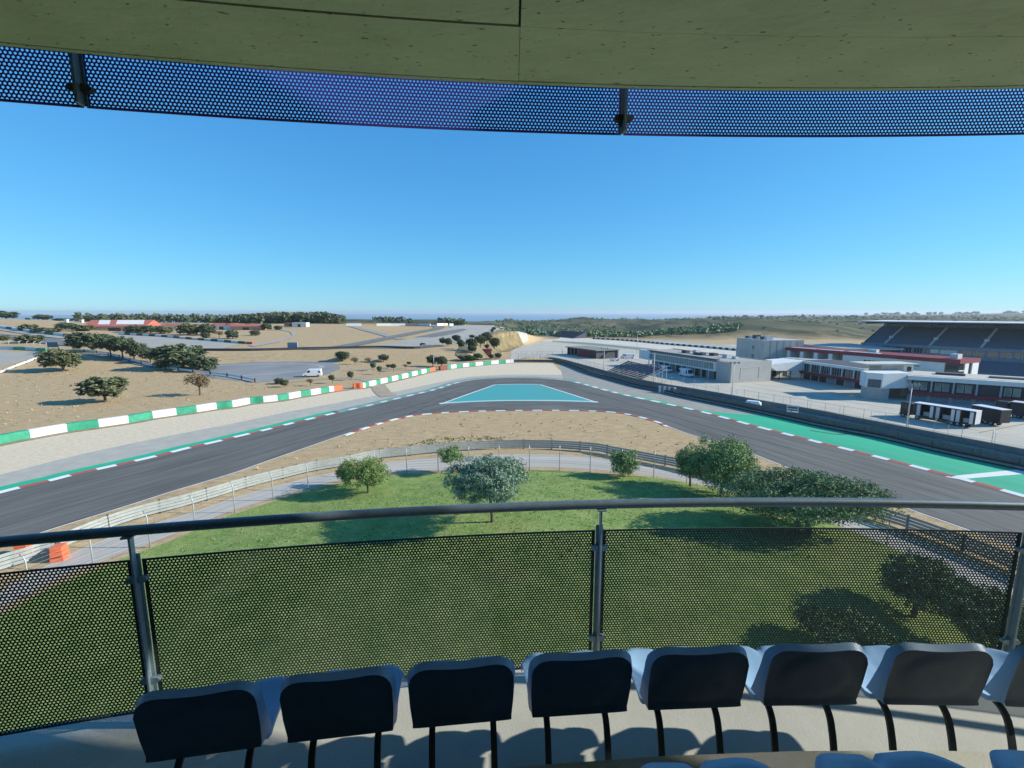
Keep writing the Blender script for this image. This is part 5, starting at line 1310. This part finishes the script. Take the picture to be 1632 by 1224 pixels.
for t in [
 (10,509,-16,26,496,509,'pine','big dark tree on the crest at the left edge against the sky',GL),
 (45,511,41,48,507.5,511,'pine','tiny bush on the crest right of the edge tree',GL),
 (70,516,57,83,507,516,'pine','round dark tree alone on the crest left of the small huts',GL),
 (46,528,34,59,517,528,'olive','olive coloured tree below the crest behind the far blocks',GL),
 (77,531,58,97,521.5,531,'olive','wide olive tree right beside the far blocks on the left',GL),
 (104,526,92,121,515,526,'pine','dark tree below the small white hut on the ridge',GL),
 (132,528,118,148,518,528,'olive','tree at the left end of the striped roof hall',GL),
 (95,515,87,117,510,515,'pine','low dark trees on the ridge beside the white hut',GL),
 (0,543,-18,12,533,543,'olive','bush cut by the left edge in front of the far road',GL),
 (46,546,30,68,533,546,'olive','wide low bush behind the far debris fence',GL),
 (150,562,112,168,528,557,'pine','first pine of the row from the left, darkest and biggest','row of pines behind the white field wall'),
 (177,570,156,192,532,560,'pine','second pine of the row behind the white field wall','row of pines behind the white field wall'),
 (196,573,180,216,536,563,'pine','third pine of the row behind the white field wall','row of pines behind the white field wall'),
 (214,575,204,234,544,570,'pine','fourth pine of the row behind the white field wall','row of pines behind the white field wall'),
 (240,578,228,254,553,575,'pine','thin last pine of the row, touching the huge rounded one','row of pines behind the white field wall'),
 (292,588,246,330,547,588,'pine','huge rounded dark pine behind the white field wall','row of pines behind the white field wall'),
 (326,592,300,347,566,592,'pine','lower rounded pine leaning on the right of the huge one','row of pines behind the white field wall'),
 (101,592,72,126,553,586,'olive','spreading tree at the top left corner of the dry field',None),
 (168,641,136,200,598,633,'olive','rounded tree standing alone in the middle of the dry field',None),
 (319,630,299,340,591,618,'brown','thin sparse brownish tree at the right end of the dry field',None),
 (447,612,438,452,601,612,'olive','left one of two touching small bushes near the skid pad',GS),
 (453,617,447,460,604,615,'olive','right one of two touching small bushes near the skid pad',GS),
 (495,615,489,500,602,611,'brown','sapling directly below the white van',GS),
 (530,611,524,534,596,606,'olive','small tree right of the white van with a sunlit trunk',GS),
 (559,606,554,564,591,602,'olive','small tree at the bend of the dirt road',GS),
 (546,576,535,558,559,573.5,'pine','dark round tree on the bank right above the skid pad',GS),
 (566,581,559,572,568,578,'brown','brown sapling right of the dark round bank tree',GS),
 (587,577,581,592,569,577,'brown','brown bush left of the dark tree on the bank',GS),
 (595,591,590,600,577,587,'olive','small tree between the brown bush and the round dark tree',GS),
 (611,577,603,620,564,575,'pine','round dark tree in the middle of the dry bank',GS),
 (605,597,601,609,583,592,'olive','slim sapling nearest the middle green and white wall',GS),
 (619,587,615,624,580,586,'olive','small bush below the round dark bank tree',GS),
 (627,592,622,632,579,587,'olive','sapling right of the small bush on the dry bank',GS),
 (646,587,642,650,580,585,'brown','brown shrub left of the dark pair of trees',GS),
 (653,582,648,656,576,581,'pine','tiny dark shrub left of the dark pair of trees',GS),
 (690,584,680,697,565,581,'pine','left one of the dark pair of trees by the wall gap',GS),
 (704,585,693,714,567,582,'pine','right one of the dark pair of trees by the wall gap',GS),
 (674,553,669,679,546,552,'pine','small dark tree at the left end of the low white plateau wall',GS),
 (705,551,700,712,537.5,548,'pine','left one of two touching trees on the plateau edge',GB_),
 (714,552,708,721,538,550,'pine','right one of two touching trees on the plateau edge',GB_),
 (728,546,720,735.5,533,544,'pine','round tree on the plateau edge above the pale run-off',GB_),
 (752,540,747.5,757,533,539,'pine','small tree on the plateau above the bank pines',GB_),
 (735,560,728,741,544,557,'pine','leftmost pine of the dense bank group',GB_),
 (750,562,742,762,541,558,'pine','large pine in the left half of the dense bank group',GB_),
 (766,558,757,775,536,552,'pine','pine in the middle of the dense bank group',GB_),
 (776,555,766,785,534,550,'pine','tallest pine of the dense bank group',GB_),
 (788,556,780,798,537,553,'pine','rightmost pine of the dense bank group',GB_),
 (752,567,745,760,554,565,'pine','lower pine under the dense bank group beside the lamp pole',GB_),
 (776,559,772,780,550,557,'red','small reddish tree above the dark red cabin',GB_),
 (735,575,729,741,566,573,'olive','leftmost of the low trees behind the far wall',GB_),
 (748,575,740,756,565,573.5,'pine','second of the low trees behind the far wall',GB_),
 (762,574,753,770,563,572,'pine','third and widest of the low trees behind the far wall',GB_),
 (783,572.5,778,788,565,572,'pine','small round tree right of the dark red cabin',GB_),
 (794,571.5,788,799.5,562,570.5,'pine','last round tree before the paddock lattice',GB_),
 (784,536,781.5,787,528,534,'pine','narrow dark tree on the crest above the bank',GB_),
 (788,534,784,791,528.5,533.5,'pine','low dark bush on the crest above the bank',GB_),
 (216,530,200,234,517,530,'olive','tree at the right end of the striped roof hall','trees round the far cottages'),
 (240,531,228,253,518,531,'pine','dark tree left of the white cottages','trees round the far cottages'),
 (262,532,250,276,519,532,'olive','tree right in front of the first white cottage','trees round the far cottages'),
 (300,534,284,318,514,533,'olive','wide tree right of the white cottages','trees round the far cottages'),
 (333,534,318,345,515,533,'pine','dark tree left of the white building with red strip','trees round the far cottages'),
 (328,541,321,335,530,540,'pine','small dark tree before the far gravel area','trees round the far cottages'),
 (350,540,343,358,528,536,'brown','thin brown tree before the white building with red strip','trees round the far cottages'),
 (371,541,360,381,526,541,'pine','round dark tree at the end of the far gravel area','trees round the far cottages'),
 (367,525,358,376,515,525,'pine','dark tree between the white and the pink building','trees round the far cottages'),
 (395,524,388,402,515,523.5,'pine','dark tree before the pink walled building','trees round the far cottages'),
 (426,526,417,434,515,526,'pine','dark tree at the right end of the pink walled building','trees round the far cottages'),
 (443,526,437,450,518.5,526,'pine','smaller dark tree above the loop road','trees round the far cottages'),
 (407,535,399,415,525,534.5,'olive','tree inside the loop of the far road','trees round the far cottages')]:
    far_tree(*t)

# far wood, scrub and ground cover that nobody could count
def stuff(name, pts, mkind, label, cat, n_leaf=26, trunk=True, tall=1.6):
    VV = []
    for (x, y, h, w) in pts:
        z = hm(x, y); k = max(6, int(n_leaf)); 
        c = rng.normal(size=(k, 3)) * np.array([w*.28, w*.28, h*.22]) + np.array([x, y, z + h*.68])
        c[:, 2] = np.clip(c[:, 2], z + h*.12, z + h)
        a = rng.normal(size=(k, 3)); a /= np.linalg.norm(a, axis=1)[:, None]; b = np.cross(a, rng.normal(size=(k, 3))); b /= np.linalg.norm(b, axis=1)[:, None]
        s = w * .34
        VV.append(np.stack([c - a*s, c + b*s*.8, c + a*s, c - b*s*.8], 1).reshape(-1, 3))
        if trunk:
            t = w * .05; q = np.array([[x-t, y, z-.3], [x+t, y, z-.3], [x+t*.6, y, z+h*.8], [x-t*.6, y, z+h*.8]]); VV.append(q)
            q = np.array([[x, y-t, z-.3], [x, y+t, z-.3], [x, y+t*.6, z+h*.8], [x, y-t*.6, z+h*.8]]); VV.append(q)
    V = np.concatenate(VV); o = addobj(name, fast_mesh(name, V, np.arange(len(V)).reshape(-1, 4), LM[mkind])); tag(o, label, cat, kind='stuff'); return o
pts = []
def at(u, y): return (u - 816) / F * y * CP
for _ in range(620):
    u = 335 + 212 * rng.random(); y = 440 + 100 * rng.random(); e = min(1, (u - 335) / 110) * min(1, max(.25, (548 - u) / 25))
    pts.append((at(u, y), y, (5.4 + 3.8 * e) * (.75 + .45 * rng.random()), 4.2))
stuff('pine_wood', pts, 'pine', 'dense far pine wood on the crest against the sea', 'wood', 22)
pts = []
for _ in range(260):
    u = 120 + 230 * rng.random(); y = 460 + 80 * rng.random(); pts.append((at(u, y), y, 5.5 + 4.0 * rng.random() ** 2, 4.4))
for _ in range(34):
    u = 593 + 62 * rng.random(); y = 520 + 60 * rng.random(); pts.append((at(u, y), y, 5.5 - abs(u - 610) * .05 + 2.5 * rng.random(), 3.5))
for _ in range(40):
    u = 700 + 40 * rng.random(); y = 500 + 70 * rng.random(); pts.append((at(u, y), y, 4.5 + 2.5 * rng.random(), 4.5))
stuff('far_trees', pts, 'pine', 'thin line of far pines along the crest on the left', 'wood', 18)
pts = []
for _ in range(3800):
    u = 790 + 1000 * rng.random(); y = 480 + 1500 * rng.random() ** 1.4
    x = at(u, y); k = math.sin(x/70 + 1.2) + math.sin(y/95 + x/140) + .8*math.sin(x/31 - y/47)
    if k < .15 + .9 * rng.random() and rng.random() > .12: continue
    if u > 1060 and y < 850 and rng.random() > .12: continue
    sc = .9 + y/1100; pts.append((x, y, (.8 + 1.1 * rng.random()) * sc, (1.4 + 1.6 * rng.random()) * sc))
for _ in range(330):
    u = 840 + 340 * rng.random(); y = 470 + 70 * rng.random(); pts.append((at(u, y), y, 2.5 + 2 * rng.random(), 5))
stuff('hill_scrub', pts, 'dark', 'scattered dark scrub covering the hills beyond the paddock', 'scrub', 12, False)
# skyline bushes on the far ridges at the right
pts = []
for _ in range(90):
    u = 1130 + 70 * rng.random() if rng.random() < .35 else 1180 + 460 * rng.random(); y = 1480 if u < 1380 else 3480
    pts.append((at(u, y), y + 40 * rng.random(), (6 if u < 1380 else 12) * (.6 + .9 * rng.random()), 9 if u < 1380 else 28))
stuff('ridge_bushes', pts, 'dark', 'bushes along the far skyline above the grandstand', 'scrub', 10, False)
# dry tufts giving the bare ground a broken surface

def tufts(name, regions, mkind, label, cat, size, per=4):
    VV = []
    for (poly, n, zf) in regions:
        P_ = np.array([tuple(p)[:2] for p in poly]); lo, hi = P_.min(0), P_.max(0)
        q = lo + (hi - lo) * rng.random((n * 3, 2)); q = q[sdist(q[:, 0], q[:, 1], P_) > .3][:n]
        for x, y in q:
            z = zf(x, y); s = size * (.5 + rng.random())
            a = rng.normal(size=(per, 3)) * np.array([1, 1, .25]); a /= np.linalg.norm(a, axis=1)[:, None]; up = np.array([0, 0, 1.0]) + rng.normal(size=(per, 3)) * .5
            c = np.array([x, y, z]) + rng.normal(size=(per, 3)) * np.array([s, s, 0]) * .5
            VV.append(np.stack([c - a*s*.4, c + a*s*.4, c + a*s*.2 + up*s*.8, c - a*s*.2 + up*s*.8], 1).reshape(-1, 3))
    V = np.concatenate(VV); o = addobj(name, fast_mesh(name, V, np.arange(len(V)).reshape(-1, 4), LM[mkind])); tag(o, label, cat, kind='stuff'); return o
LM['straw'] = leafmat('straw_tufts', (.47, .36, .20), .2); LM['weed'] = leafmat('weed_tufts', (.17, .19, .07), .3)
infield = [G(x, y) for x, y in [(40,865),(200,812),(370,760),(500,716),(600,682),(700,664),(834,659),(960,661),(1060,685),(1150,715),(1080,738),(950,718),(800,702),(650,722),(500,745),(280,800),(60,880)]]
lfield = [G(x, y) for x, y in [(-100,715),(0,690),(200,655),(400,629),(520,612),(470,612),(405,614),(250,592),(130,578),(60,588),(-60,620)]]
bank = [G(x, y) for x, y in [(550,610),(680,582),(690,570),(560,572),(545,590)]]
tufts('dry_tufts', [(infield, 170, hm), (lfield, 700, hm), (bank, 200, hm)], 'straw', 'dry straw tufts scattered over the bare ground', 'dry grass', .17)
tufts('weeds', [([G(x, y) for x, y in [(640,712),(680,700),(760,694),(820,698),(800,704),(700,716)]], 170, hm), ([G(x, y) for x, y in [(500,738),(600,716),(650,710),(640,718),(520,740)]], 90, hm), (lfield, 160, hm)], 'weed', 'low green weeds growing along the guardrail', 'weeds', .17)
lawnp = [(x, y) for x, y in [(-30, 36), (-20, 46), (0, 56), (16, 54), (28, 44), (24, 33), (-22, 31)]]
LM['lawnblade'] = leafmat('lawn_blades', (.23, .30, .10), .3)
tufts('grass_tufts', [(lawnp, 4500, lambda x, y: mound(x, y) + .05)], 'lawnblade', 'longer tufts of grass in the lawn', 'grass', .075, 3)
# ------------------------------------------------------------------ sea air
hz = MB().box(-13000, 13000, -3000, 30000, -125, 45)
hm_ = bpy.data.materials.new('haze_air'); hm_.use_nodes = True; nt = hm_.node_tree; nt.nodes.clear()
ou = nt.nodes.new('ShaderNodeOutputMaterial'); pv = nt.nodes.new('ShaderNodeVolumePrincipled')
pv.inputs['Color'].default_value = (.80, .90, 1, 1); pv.inputs['Density'].default_value = .00008; pv.inputs['Anisotropy'].default_value = .2
nt.links.new(pv.outputs[0], ou.inputs['Volume'])
hz = hz.build('haze', hm_); hz['kind'] = 'stuff'
